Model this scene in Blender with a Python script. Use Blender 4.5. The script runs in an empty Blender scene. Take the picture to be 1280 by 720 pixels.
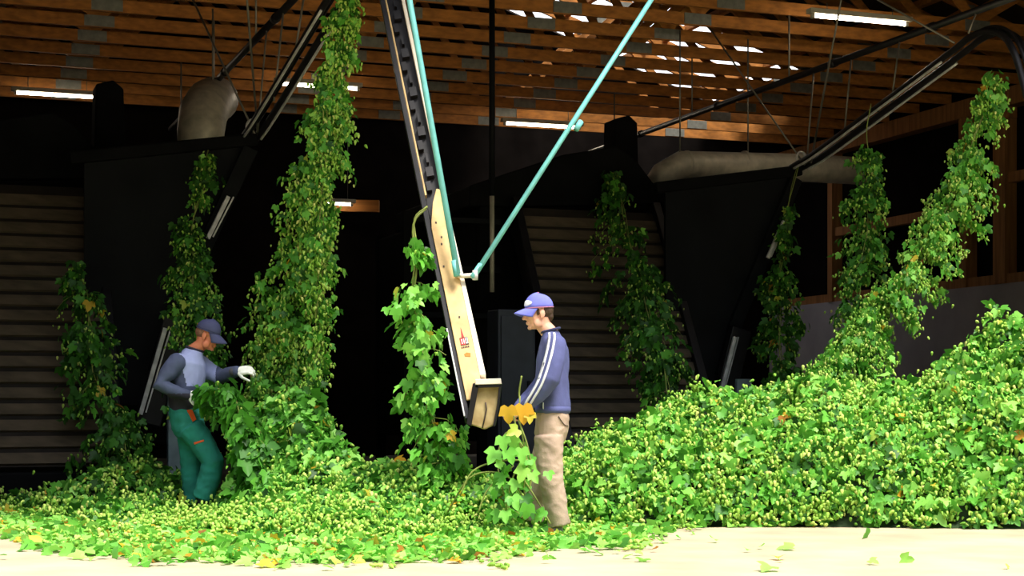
import bpy, bmesh, math, random
import numpy as np
from mathutils import Vector, Matrix, noise as mnoise

random.seed(7)
rng = np.random.default_rng(11)
scene = bpy.context.scene
C = scene.collection

# ------------------------------------------------------------------ camera, light
F = 2050.0                      # focal length in pixels of the 1280x720 frame
HOR = 500.0                     # horizon row
CAMZ = 1.0
cam_data = bpy.data.cameras.new('camera')
cam = bpy.data.objects.new('camera', cam_data)
C.objects.link(cam)
cam.location = (0, 0, CAMZ)
cam.rotation_euler = (math.pi / 2, 0, 0)
cam_data.sensor_width = 36.0
cam_data.lens = F / 1280 * 36.0
cam_data.shift_y = (HOR - 360) / 1280
cam_data.clip_end = 400
scene.camera = cam

SKY = 2.9
SUN = 7.0
TUBE = 36.0
world = bpy.data.worlds.new('sky')
scene.world = world
world.use_nodes = True
wn = world.node_tree
bg = wn.nodes['Background']
# overcast sky: bright overhead, low band behind the yard darkened to keep the barn dim
wtc = wn.nodes.new('ShaderNodeTexCoord')
wsx = wn.nodes.new('ShaderNodeSeparateXYZ')
wn.links.new(wtc.outputs['Generated'], wsx.inputs[0])
wrp = wn.nodes.new('ShaderNodeValToRGB')
for e, (p, c) in zip([wrp.color_ramp.elements[0], wrp.color_ramp.elements[1], wrp.color_ramp.elements.new(0.36), wrp.color_ramp.elements.new(0.62)],
                     [(0.10, (0.03, 0.04, 0.028, 1)), (1.0, (1.0, 1.0, 1.0, 1)), (0.36, (0.13, 0.145, 0.15, 1)), (0.62, (0.78, 0.84, 0.92, 1))]):
    e.position = p
    e.color = c
wn.links.new(wsx.outputs['Z'], wrp.inputs[0])
wmr = wn.nodes.new('ShaderNodeMapRange')          # low sky beyond the barn kept bright so the roof lights show white
wmr.inputs['From Min'].default_value = -0.1
wmr.inputs['From Max'].default_value = 0.35
wn.links.new(wsx.outputs['Y'], wmr.inputs['Value'])
wmx = wn.nodes.new('ShaderNodeMix')
wmx.data_type = 'RGBA'
for sck in wmx.inputs:
    if sck.name == 'B' and sck.type == 'RGBA': sck.default_value = (0.92, 0.95, 1.0, 1)
    if sck.name == 'A' and sck.type == 'RGBA': wn.links.new(wrp.outputs[0], sck)
wn.links.new(wmr.outputs[0], wmx.inputs[0])
for sck in wmx.outputs:
    if sck.type == 'RGBA': wn.links.new(sck, bg.inputs[0])
bg.inputs[1].default_value = SKY
sun_d = bpy.data.lights.new('sun', 'SUN')
sun_d.energy = SUN
sun_d.angle = math.radians(18)
sun_d.color = (1.0, 0.95, 0.84)
sun = bpy.data.objects.new('sun', sun_d)
C.objects.link(sun)
SUN_DIR = Vector((-0.30, 0.36, -1.0)).normalized()      # the way the light travels
sun.rotation_euler = SUN_DIR.to_track_quat('-Z', 'Y').to_euler()

vs = scene.view_settings
vs.view_transform = 'Standard'
vs.look = 'None'
vs.gamma = 1.0
vs.use_curve_mapping = False
vs.exposure = 0.0

# ------------------------------------------------------------------ helpers
YAW = math.radians(20)
CY, SY = math.cos(YAW), math.sin(YAW)


def P(px, py, d):
    return Vector(((px - 640) / F * d, d, CAMZ + (HOR - py) / F * d))


def B(u, v, z):
    """barn axes (u across the front, v into the barn) to the world"""
    return Vector((u * CY - v * SY, u * SY + v * CY, z))


BM = Matrix.Rotation(YAW, 4, 'Z')


def tag(o, label=None, cat=None, group=None, kind=None):
    if label: o['label'] = label
    if cat: o['category'] = cat
    if group: o['group'] = group
    if kind: o['kind'] = kind
    return o


def thing(name, loc, label, cat, group=None, rz=0.0):
    o = bpy.data.objects.new(name, None)
    o.empty_display_size = 0.2
    o.location = loc
    o.rotation_euler = (0, 0, rz)
    C.objects.link(o)
    return tag(o, label, cat, group)


def link(name, me, parent=None, world_space=True):
    o = bpy.data.objects.new(name, me)
    C.objects.link(o)
    if parent is not None:
        o.parent = parent
        if world_space:
            m = Matrix.Identity(4)
            p = parent
            chain = []
            while p is not None:
                chain.append(p)
                p = p.parent
            for q in reversed(chain):
                m = m @ q.matrix_parent_inverse @ (Matrix.Translation(q.location) @ q.rotation_euler.to_matrix().to_4x4())
            o.matrix_parent_inverse = m.inverted()
    return o


def copy_tree(o, parent=None):
    c = o.copy()
    C.objects.link(c)
    if parent is not None:
        c.parent = parent
        c.matrix_parent_inverse = o.matrix_parent_inverse.copy()
    for ch in list(o.children):
        copy_tree(ch, c)
    return c


class MB:
    """collects shapes; build() links them as one mesh object"""

    def __init__(self, xf=None):
        self.v, self.f, self.mi, self.sm = [], [], [], []
        self.xf = xf

    def add(self, verts, faces, mi=0, smooth=False):
        b = len(self.v)
        for p in verts:
            p = Vector(p)
            if self.xf is not None: p = self.xf @ p
            self.v.append(tuple(p))
        for f in faces:
            self.f.append(tuple(i + b for i in f))
            self.mi.append(mi)
            self.sm.append(smooth)
        return self

    def box(self, lo, hi, mi=0, axes=None, org=None):
        x0, y0, z0 = lo
        x1, y1, z1 = hi
        vs_ = [Vector(p) for p in ((x0, y0, z0), (x1, y0, z0), (x1, y1, z0), (x0, y1, z0), (x0, y0, z1), (x1, y0, z1), (x1, y1, z1), (x0, y1, z1))]
        if axes:
            vs_ = [org + axes[0] * p.x + axes[1] * p.y + axes[2] * p.z for p in vs_]
        return self.add(vs_, [(3, 2, 1, 0), (4, 5, 6, 7), (0, 1, 5, 4), (1, 2, 6, 5), (2, 3, 7, 6), (3, 0, 4, 7)], mi)

    def prism(self, poly, dvec, mi=0):
        """closed polygon (list of points) pushed along dvec"""
        n = len(poly)
        a = [Vector(p) for p in poly]
        b = [p + Vector(dvec) for p in a]
        fs = [tuple(range(n)), tuple(range(2 * n - 1, n - 1, -1))]
        for i in range(n):
            j = (i + 1) % n
            fs.append((i, i + n, j + n, j))
        return self.add(a + b, fs, mi)

    def beam(self, a, b, w, h, up=(0, 0, 1), mi=0):
        a, b = Vector(a), Vector(b)
        d = (b - a)
        L = d.length
        d.normalize()
        s = d.cross(Vector(up))
        if s.length < 1e-4: s = d.cross(Vector((1, 0, 0)))
        s.normalize()
        t = s.cross(d)
        return self.box((-w / 2, 0, -h / 2), (w / 2, L, h / 2), mi, (s, d, t), a)

    def tube(self, pts, rad, seg=8, mi=0, rnd=False, sq=None):
        pts = [Vector(p) for p in pts]
        n = len(pts)
        if not hasattr(rad, '__len__'): rad = [rad] * n
        rad = list(rad)
        if rnd:
            d0 = (pts[0] - pts[1]).normalized()
            d1 = (pts[-1] - pts[-2]).normalized()
            a0 = [(pts[0] + d0 * rad[0] * math.sin(t), rad[0] * math.cos(t)) for t in (1.45, 1.0, 0.5)]
            a1 = [(pts[-1] + d1 * rad[-1] * math.sin(t), rad[-1] * math.cos(t)) for t in (0.5, 1.0, 1.45)]
            pts = [p for p, r in a0] + pts + [p for p, r in a1]
            rad = [r for p, r in a0] + rad + [r for p, r in a1]
            n = len(pts)
        ref = None
        vs_ = []
        for i in range(n):
            d = (pts[min(i + 1, n - 1)] - pts[max(i - 1, 0)])
            if d.length < 1e-9: d = Vector((0, 0, 1))
            d.normalize()
            if ref is None:
                ref = d.cross(Vector((0.13, 0.2, 1)))
                if ref.length < 0.05: ref = d.cross(Vector((1, 0.1, 0)))
            ref = (ref - d * ref.dot(d)).normalized()
            e = d.cross(ref)
            for k in range(seg):
                a = 2 * math.pi * k / seg
                vs_.append(pts[i] + (ref * math.cos(a) + e * math.sin(a)) * rad[i])
        fs = []
        for i in range(n - 1):
            for k in range(seg):
                k2 = (k + 1) % seg
                fs.append((i * seg + k, i * seg + k2, (i + 1) * seg + k2, (i + 1) * seg + k))
        fs.append(tuple(range(seg - 1, -1, -1)))
        fs.append(tuple(range((n - 1) * seg, n * seg)))
        return self.add(vs_, fs, mi, True)

    def loft(self, rings, seg=20, mi=0):
        """rings: (centre, axis a, axis b)"""
        vs_ = []
        n = len(rings)
        for c, a, b in rings:
            c, a, b = Vector(c), Vector(a), Vector(b)
            for k in range(seg):
                t = 2 * math.pi * k / seg
                vs_.append(c + a * math.cos(t) + b * math.sin(t))
        fs = []
        for i in range(n - 1):
            for k in range(seg):
                k2 = (k + 1) % seg
                fs.append((i * seg + k, i * seg + k2, (i + 1) * seg + k2, (i + 1) * seg + k))
        fs.append(tuple(range(seg - 1, -1, -1)))
        fs.append(tuple(range((n - 1) * seg, n * seg)))
        return self.add(vs_, fs, mi, True)

    def ell(self, c, r, rot=None, mi=0, nu=16, nv=10):
        vs_, fs = [], []
        c = Vector(c)
        vs_.append(Vector((0, 0, r[2])))
        for i in range(1, nv):
            t = math.pi * i / nv
            for k in range(nu):
                p = 2 * math.pi * k / nu
                vs_.append(Vector((r[0] * math.sin(t) * math.cos(p), r[1] * math.sin(t) * math.sin(p), r[2] * math.cos(t))))
        vs_.append(Vector((0, 0, -r[2])))
        for k in range(nu):
            fs.append((0, 1 + k, 1 + (k + 1) % nu))
        for i in range(nv - 2):
            for k in range(nu):
                a = 1 + i * nu + k
                b = 1 + i * nu + (k + 1) % nu
                fs.append((a, a + nu, b + nu, b))
        last = len(vs_) - 1
        for k in range(nu):
            a = 1 + (nv - 2) * nu + k
            b = 1 + (nv - 2) * nu + (k + 1) % nu
            fs.append((a, last, b))
        if rot is not None: vs_ = [rot @ p for p in vs_]
        return self.add([p + c for p in vs_], fs, mi, True)

    def mesh(self, name, mats):
        me = bpy.data.meshes.new(name)
        me.from_pydata(self.v, [], self.f)
        for m in (mats if isinstance(mats, (list, tuple)) else [mats]):
            me.materials.append(m)
        me.polygons.foreach_set('material_index', self.mi)
        me.polygons.foreach_set('use_smooth', self.sm)
        me.update()
        bm = bmesh.new()
        bm.from_mesh(me)
        bmesh.ops.recalc_face_normals(bm, faces=bm.faces)
        bm.to_mesh(me)
        bm.free()
        return me

    def build(self, name, mats, parent=None, bevel=0.0):
        o = link(name, self.mesh(name, mats), parent)
        if bevel:
            m = o.modifiers.new('bevel', 'BEVEL')
            m.width = bevel
            m.segments = 2
            m.limit_method = 'ANGLE'
        return o


def fuse(name, mb, mats, parent, voxel=0.008, smooth=4, face_mat=None, wrinkle=0.0, wscale=9.0, stretch=(1, 1, 0.6)):
    """the overlapping shapes in mb become one continuous skin"""
    me = mb.mesh(name + '_raw', mats)
    t = bpy.data.objects.new('raw', me)
    C.objects.link(t)
    r = t.modifiers.new('r', 'REMESH')
    r.mode = 'VOXEL'
    r.voxel_size = voxel
    r.use_smooth_shade = True
    if smooth:
        s = t.modifiers.new('s', 'SMOOTH')
        s.factor = 0.5
        s.iterations = smooth
    dg = bpy.context.evaluated_depsgraph_get()
    out = bpy.data.meshes.new_from_object(t.evaluated_get(dg))
    bpy.data.objects.remove(t)
    out.name = name
    out.materials.clear()
    for m in (mats if isinstance(mats, (list, tuple)) else [mats]):
        out.materials.append(m)
    if wrinkle:
        for v in out.vertices:
            q = Vector((v.co.x * stretch[0], v.co.y * stretch[1], v.co.z * stretch[2])) * wscale
            k = mnoise.fractal(q, 1.0, 2.0, 2)
            k2 = 1 - abs(mnoise.noise(q * 1.7 + Vector((5, 3, 1)))) * 2.4
            v.co += v.normal * (k * 0.7 + k2 * 0.5) * wrinkle
    for p in out.polygons:
        p.use_smooth = True
        p.material_index = face_mat(p.center, p.normal) if face_mat else 0
    out.update()
    return link(name, out, parent)


# ------------------------------------------------------------------ materials
def nodes_of(name):
    m = bpy.data.materials.new(name)
    m.use_nodes = True
    nt = m.node_tree
    return m, nt, nt.nodes['Principled BSDF']


def S(r, g, b):
    f = lambda c: (c / 255 / 12.92) if c / 255 <= 0.04045 else ((c / 255 + 0.055) / 1.055) ** 2.4
    return (f(r), f(g), f(b), 1)


def mat(name, col, rough=0.7, metal=0.0, var=0.25, scale=6.0, col2=None, bump=0.0, bscale=40.0, stretch=(1, 1, 1), spec=0.4):
    m, nt, b = nodes_of(name)
    tc = nt.nodes.new('ShaderNodeTexCoord')
    mp = nt.nodes.new('ShaderNodeMapping')
    mp.inputs['Scale'].default_value = stretch
    nt.links.new(tc.outputs['Object'], mp.inputs[0])
    nz = nt.nodes.new('ShaderNodeTexNoise')
    nz.inputs['Scale'].default_value = scale
    nz.inputs['Detail'].default_value = 6
    nt.links.new(mp.outputs[0], nz.inputs['Vector'])
    rp = nt.nodes.new('ShaderNodeValToRGB')
    rp.color_ramp.elements[0].position = 0.3
    rp.color_ramp.elements[1].position = 0.7
    c2 = col2 or tuple(c * (1 + var) for c in col[:3]) + (1,)
    c1 = tuple(c * (1 - var) for c in col[:3]) + (1,) if not col2 else col
    rp.color_ramp.elements[0].color = c1
    rp.color_ramp.elements[1].color = c2
    nt.links.new(nz.outputs[0], rp.inputs[0])
    nt.links.new(rp.outputs[0], b.inputs['Base Color'])
    b.inputs['Roughness'].default_value = rough
    b.inputs['Metallic'].default_value = metal
    b.inputs['Specular IOR Level'].default_value = spec
    if bump:
        n2 = nt.nodes.new('ShaderNodeTexNoise')
        n2.inputs['Scale'].default_value = bscale
        nt.links.new(mp.outputs[0], n2.inputs['Vector'])
        bp = nt.nodes.new('ShaderNodeBump')
        bp.inputs['Strength'].default_value = bump
        bp.inputs['Distance'].default_value = 0.01
        nt.links.new(n2.outputs[0], bp.inputs['Height'])
        nt.links.new(bp.outputs[0], b.inputs['Normal'])
    return m


def emit(name, col, s):
    m = bpy.data.materials.new(name)
    m.use_nodes = True
    nt = m.node_tree
    nt.nodes.clear()
    e = nt.nodes.new('ShaderNodeEmission')
    e.inputs[0].default_value = col
    e.inputs[1].default_value = s
    o = nt.nodes.new('ShaderNodeOutputMaterial')
    nt.links.new(e.outputs[0], o.inputs[0])
    return m


def foliage_mat(name, stops, transl=0.35, rough=0.5):
    """stops: (position, colour) over the per-leaf 'tint' attribute"""
    m, nt, b = nodes_of(name)
    at = nt.nodes.new('ShaderNodeAttribute')
    at.attribute_name = 'tint'
    rp = nt.nodes.new('ShaderNodeValToRGB')
    el = rp.color_ramp.elements
    while len(el) < len(stops): el.new(0.5)
    for e, (p, c) in zip(el, stops):
        e.position = p
        e.color = c
    nt.links.new(at.outputs['Fac'], rp.inputs[0])
    nt.links.new(rp.outputs[0], b.inputs['Base Color'])
    b.inputs['Roughness'].default_value = rough
    b.inputs['Specular IOR Level'].default_value = 0.35
    if transl:
        tr = nt.nodes.new('ShaderNodeBsdfTranslucent')
        nt.links.new(rp.outputs[0], tr.inputs[0])
        mx = nt.nodes.new('ShaderNodeMixShader')
        mx.inputs[0].default_value = transl
        nt.links.new(b.outputs[0], mx.inputs[1])
        nt.links.new(tr.outputs[0], mx.inputs[2])
        nt.links.new(mx.outputs[0], nt.nodes['Material Output'].inputs[0])
    return m


M = {}
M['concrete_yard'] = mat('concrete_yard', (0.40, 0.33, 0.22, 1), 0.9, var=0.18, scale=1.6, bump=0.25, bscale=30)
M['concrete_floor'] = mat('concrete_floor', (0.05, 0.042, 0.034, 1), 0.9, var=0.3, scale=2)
M['concrete_wall'] = mat('concrete_wall', (0.36, 0.33, 0.35, 1), 0.9, var=0.18, scale=1.2)
M['wood'] = mat('wood', (0.40, 0.150, 0.026, 1), 0.75, var=0.3, scale=5, stretch=(0.25, 4, 4))
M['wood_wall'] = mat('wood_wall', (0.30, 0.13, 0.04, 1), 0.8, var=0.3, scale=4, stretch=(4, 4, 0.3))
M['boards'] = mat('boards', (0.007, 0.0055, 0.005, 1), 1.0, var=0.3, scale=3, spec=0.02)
M['roof'] = mat('roof', (0.022, 0.013, 0.008, 1), 0.9, var=0.3, scale=2)
M['plate'] = mat('nail_plate', (0.22, 0.22, 0.19, 1), 0.5, 0.4, var=0.2, scale=14)
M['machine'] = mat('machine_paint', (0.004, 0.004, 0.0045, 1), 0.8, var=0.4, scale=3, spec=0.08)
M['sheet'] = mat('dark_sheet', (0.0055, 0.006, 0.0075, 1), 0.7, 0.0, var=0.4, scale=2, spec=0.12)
M['black'] = mat('black_steel', (0.014, 0.012, 0.014, 1), 0.45, 0.3, var=0.3)
M['steel'] = mat('bare_steel', (0.62, 0.60, 0.60, 1), 0.45, 0.25, var=0.2, scale=12)
M['galv'] = mat('galvanised', (0.52, 0.47, 0.38, 1), 0.55, 0.3, var=0.25, scale=7)
M['slat'] = mat('slat_wood', (0.09, 0.066, 0.043, 1), 0.9, var=0.3, scale=4, stretch=(0.4, 3, 3))
M['belt'] = mat('belt', (0.016, 0.011, 0.008, 1), 0.9, var=0.3)
M['bluegrey'] = mat('bluegrey_paint', (0.24, 0.31, 0.33, 1), 0.6, var=0.25)
M['navybox'] = mat('navy_paint', (0.012, 0.014, 0.022, 1), 0.6, var=0.3)
M['turquoise'] = mat('turquoise_paint', (0.17, 0.52, 0.51, 1), 0.45, var=0.15, scale=9)
M['cream'] = mat('cream_paint', (0.66, 0.43, 0.19, 1), 0.6, var=0.28, scale=7, col2=None)
M['cream_pale'] = mat('cream_pale', (0.80, 0.70, 0.58, 1), 0.55, var=0.12, scale=5)
M['cream_dirty'] = mat('cream_dirty', (0.34, 0.22, 0.085, 1), 0.7, scale=9, col2=(0.62, 0.46, 0.24, 1))
M['red'] = mat('red_print', (0.62, 0.03, 0.03, 1), 0.6, var=0.1)
M['white'] = mat('white_print', (0.8, 0.8, 0.8, 1), 0.6, var=0.05)
M['ink'] = mat('dark_print', (0.06, 0.04, 0.03, 1), 0.7, var=0.2)
M['rust'] = mat('rust_stain', (0.42, 0.19, 0.035, 1), 0.8, var=0.3)
M['lamp_body'] = mat('lamp_body', (0.5, 0.45, 0.36, 1), 0.6, var=0.1)
M['tube'] = emit('fluorescent_tube', (1.0, 0.86, 0.66, 1), TUBE)
M['wire'] = mat('wire', (0.20, 0.18, 0.15, 1), 0.5, 0.5, var=0.2)

G = lambda r, g, b: (r, g, b, 1)
leaf_stops = [(0.0, G(0.025, 0.085, 0.012)), (0.35, G(0.05, 0.20, 0.02)), (0.72, G(0.14, 0.46, 0.045)), (0.90, G(0.32, 0.70, 0.12)), (0.935, G(0.40, 0.46, 0.05)), (0.975, G(0.80, 0.42, 0.03)), (1.0, G(0.24, 0.09, 0.02))]
cone_stops = [(0.0, G(0.14, 0.34, 0.03)), (0.5, G(0.30, 0.54, 0.06)), (0.9, G(0.55, 0.68, 0.15)), (1.0, G(0.58, 0.60, 0.16))]
M['leaf'] = foliage_mat('hop_leaf', leaf_stops, 0.33)
M['cone'] = foliage_mat('hop_cone', cone_stops, 0.12, 0.6)
M['stem'] = mat('hop_stem', (0.20, 0.24, 0.05, 1), 0.7, var=0.3, scale=5)
M['stem_brown'] = mat('hop_stem_brown', (0.18, 0.11, 0.04, 1), 0.7, var=0.3, scale=5)
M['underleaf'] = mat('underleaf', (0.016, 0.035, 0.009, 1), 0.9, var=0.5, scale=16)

# ------------------------------------------------------------------ foliage
_half = [(0.0, 0.04), (0.20, -0.10), (0.40, 0.0), (0.44, 0.18), (0.54, 0.50), (0.36, 0.50), (0.25, 0.50), (0.24, 0.70), (0.13, 0.86), (0.0, 1.0)]
_out = _half + [(-x, y) for x, y in reversed(_half[1:-1])]
LEAF_V = np.array([(0, 0.34, 0.0)] + [(x, y, 0.0) for x, y in _out])
LEAF_V[:, 2] = 0.22 * np.abs(LEAF_V[:, 0]) - 0.28 * (LEAF_V[:, 1] - 0.3) ** 2
LEAF_V[0, 2] = -0.03
_n = len(_out)
LEAF_F = np.array([(0, 1 + i, 1 + (i + 1) % _n) for i in range(_n)])


def _cone_template():
    rows = [(0.0, 0.03), (0.12, 0.24), (0.40, 0.29), (0.72, 0.20), (1.0, 0.02)]
    seg = 6
    v = []
    for i, (y, r) in enumerate(rows):
        for k in range(seg):
            a = 2 * math.pi * (k + 0.5 * (i % 2)) / seg
            v.append((r * math.cos(a), y, r * math.sin(a)))
    f = []
    for i in range(len(rows) - 1):
        for k in range(seg):
            k2 = (k + 1) % seg
            a, b, c, d = i * seg + k, i * seg + k2, (i + 1) * seg + k2, (i + 1) * seg + k
            f += [(a, b, c), (a, c, d)]
    return np.array(v), np.array(f)


CONE_V, CONE_F = _cone_template()


def nrm(a):
    return a / np.maximum(np.linalg.norm(a, axis=1, keepdims=True), 1e-9)


class Foliage:
    def __init__(self):
        self.V, self.Fc, self.T, self.M = [], [], [], []
        self.n = 0

    def put(self, tv, tf, pos, tip, nor, size, tint, mi):
        """instances of a template baked into one mesh: y along tip, z along nor"""
        k = len(pos)
        if k == 0: return
        tip = nrm(tip)
        nor = nrm(nor - tip * np.sum(nor * tip, axis=1, keepdims=True) + 1e-6)
        sx = np.cross(tip, nor)
        v = (sx[:, None, :] * tv[None, :, 0:1] + tip[:, None, :] * tv[None, :, 1:2] + nor[:, None, :] * tv[None, :, 2:3]) * size[:, None, None] + pos[:, None, :]
        nv = len(tv)
        f = tf[None, :, :] + (np.arange(k) * nv)[:, None, None] + self.n
        self.V.append(v.reshape(-1, 3))
        self.Fc.append(f.reshape(-1, 3))
        self.T.append(np.repeat(tint, nv))
        self.M.append(np.full(k * len(tf), mi))
        self.n += k * nv

    def leaves(self, pos, tip, nor, size, tint, mi=0):
        self.put(LEAF_V, LEAF_F, pos, tip, nor, size, tint, mi)

    def cones(self, pos, tip, size, tint, mi=1):
        self.put(CONE_V, CONE_F, pos, tip, rng.normal(size=pos.shape), size, tint, mi)

    def solid(self, verts, tris, mi):
        self.V.append(np.asarray(verts, float))
        self.Fc.append(np.asarray(tris) + self.n)
        self.T.append(np.zeros(len(verts)))
        self.M.append(np.full(len(tris), mi))
        self.n += len(verts)

    def build(self, name, mats, parent=None, smooth=False):
        V = np.concatenate(self.V)
        Fc = np.concatenate(self.Fc)
        me = bpy.data.meshes.new(name)
        me.vertices.add(len(V))
        me.vertices.foreach_set('co', V.astype(np.float32).ravel())
        me.loops.add(len(Fc) * 3)
        me.loops.foreach_set('vertex_index', Fc.astype(np.int32).ravel())
        me.polygons.add(len(Fc))
        me.polygons.foreach_set('loop_start', np.arange(0, len(Fc) * 3, 3, dtype=np.int32))
        me.polygons.foreach_set('loop_total', np.full(len(Fc), 3, dtype=np.int32))
        for m in mats: me.materials.append(m)
        me.polygons.foreach_set('material_index', np.concatenate(self.M).astype(np.int32))
        me.update(calc_edges=True)
        a = me.attributes.new('tint', 'FLOAT', 'POINT')
        a.data.foreach_set('value', np.concatenate(self.T).astype(np.float32))
        me.validate()
        return link(name, me, parent)


def tints(k, base=0.55, spread=0.2, yellow=0.03):
    t = np.clip(rng.normal(base, spread, k), 0.02, 0.90)
    y = rng.random(k) < yellow
    t[y] = rng.uniform(0.92, 1.0, y.sum())
    return t


def spline(pts, n):
    """smooth curve through pts"""
    pts = [np.array(p, float) for p in pts]
    pts = [2 * pts[0] - pts[1]] + pts + [2 * pts[-1] - pts[-2]]
    out = []
    m = len(pts) - 3
    for i in range(n):
        s = i / (n - 1) * m
        k = min(int(s), m - 1)
        t = s - k
        a, b, c, d = pts[k:k + 4]
        out.append(0.5 * ((2 * b) + (c - a) * t + (2 * a - 5 * b + 4 * c - d) * t * t + (3 * b - a - 3 * c + d) * t ** 3))
    return np.array(out)


def bine(name, label, path, widths, nshoot, leaf_n=9, cone_n=14, size=0.10, base=0.5, yellow=0.03, group=None, droop=0.8, stem_r=0.006, cat='hop bine', flat=0.7, bare=0.0, csize=0.042):
    """one hanging hop bine: stem with side shoots, leaves and cones as its parts"""
    top = Vector(path[0])
    root = thing(name, Vector(path[-1]), label, cat, group)
    cv = spline(path, 60)
    wv = np.interp(np.linspace(0, 1, 60), np.linspace(0, 1, len(widths)), widths)
    st = MB()
    for k in range(2):
        ph = rng.uniform(0, 6, 2)
        tw = [Vector(p) + Vector((0.02 * math.sin(i * 0.35 + ph[0]), 0.02 * math.cos(i * 0.35 + ph[0]), 0)) for i, p in enumerate(cv)]
        st.tube(tw[::2], stem_r * (1 - 0.25 * k), 5)
    L, Cn = Foliage(), Foliage()
    lp, lt, ln, ls, ltt = [], [], [], [], []
    cp, ct, cs = [], [], []
    prob = wv * (np.linspace(0, 1, 60) >= bare)
    prob = prob / prob.sum()
    idx = rng.choice(60, size=nshoot, p=prob)
    for j, i in enumerate(idx):
        p0 = cv[i]
        a = rng.uniform(0, 2 * math.pi)
        h = np.array((math.cos(a), flat * math.sin(a), 0))
        Ls = wv[i] * rng.uniform(0.45, 1.15)
        nseg = 7
        s = np.linspace(0, 1, nseg)[:, None]
        pts = p0 + h * Ls * (s ** 0.8) + np.array((0, 0, -1)) * Ls * droop * s ** 2 * rng.uniform(0.3, 1.3) + np.array((0, 0, 0.12 * Ls)) * s * (1 - s)
        if j < 26:
            st.tube([Vector(p) for p in pts[::2]], stem_r * 0.4, 4)
        nl = rng.poisson(leaf_n)
        q = rng.random(nl) ** 0.75
        pos = p0 + h * Ls * (q[:, None] ** 0.8) + np.array((0, 0, -1)) * Ls * droop * q[:, None] ** 2 + rng.normal(0, 0.035, (nl, 3))
        out = h + np.array((0, 0, 0.35))
        n_ = out + rng.normal(0, 0.55, (nl, 3))
        t_ = np.array((0, 0, -1.0)) + 0.5 * h + rng.normal(0, 0.45, (nl, 3))
        sz = size * rng.uniform(0.45, 1.15, nl)
        lp.append(pos); lt.append(t_); ln.append(n_); ls.append(sz)
        nc = rng.poisson(cone_n)
        q = rng.random(nc) ** 0.6
        pos = p0 + h * Ls * (q[:, None] ** 0.8) * 1.05 + np.array((0, 0, -1)) * Ls * droop * q[:, None] ** 2 + rng.normal(0, 0.04, (nc, 3)) - np.array((0, 0, 0.03))
        cp.append(pos)
        ct.append(np.array((0, 0, -1.0)) + rng.normal(0, 0.35, (nc, 3)))
        cs.append(csize * rng.uniform(0.6, 1.15, nc))
    lp = np.concatenate(lp)
    L.leaves(lp, np.concatenate(lt), np.concatenate(ln), np.concatenate(ls), tints(len(lp), base, 0.2, yellow))
    L.build('leaves', [M['leaf']], root)
    if cone_n:
        cp = np.concatenate(cp)
        Cn.cones(cp, np.concatenate(ct), np.concatenate(cs), np.clip(rng.normal(0.5, 0.25, len(cp)), 0, 1), 0)
        tag(Cn.build('cones', [M['cone']], root), kind='stuff')
    st.build('stem', M['stem'], root)
    return root


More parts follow.
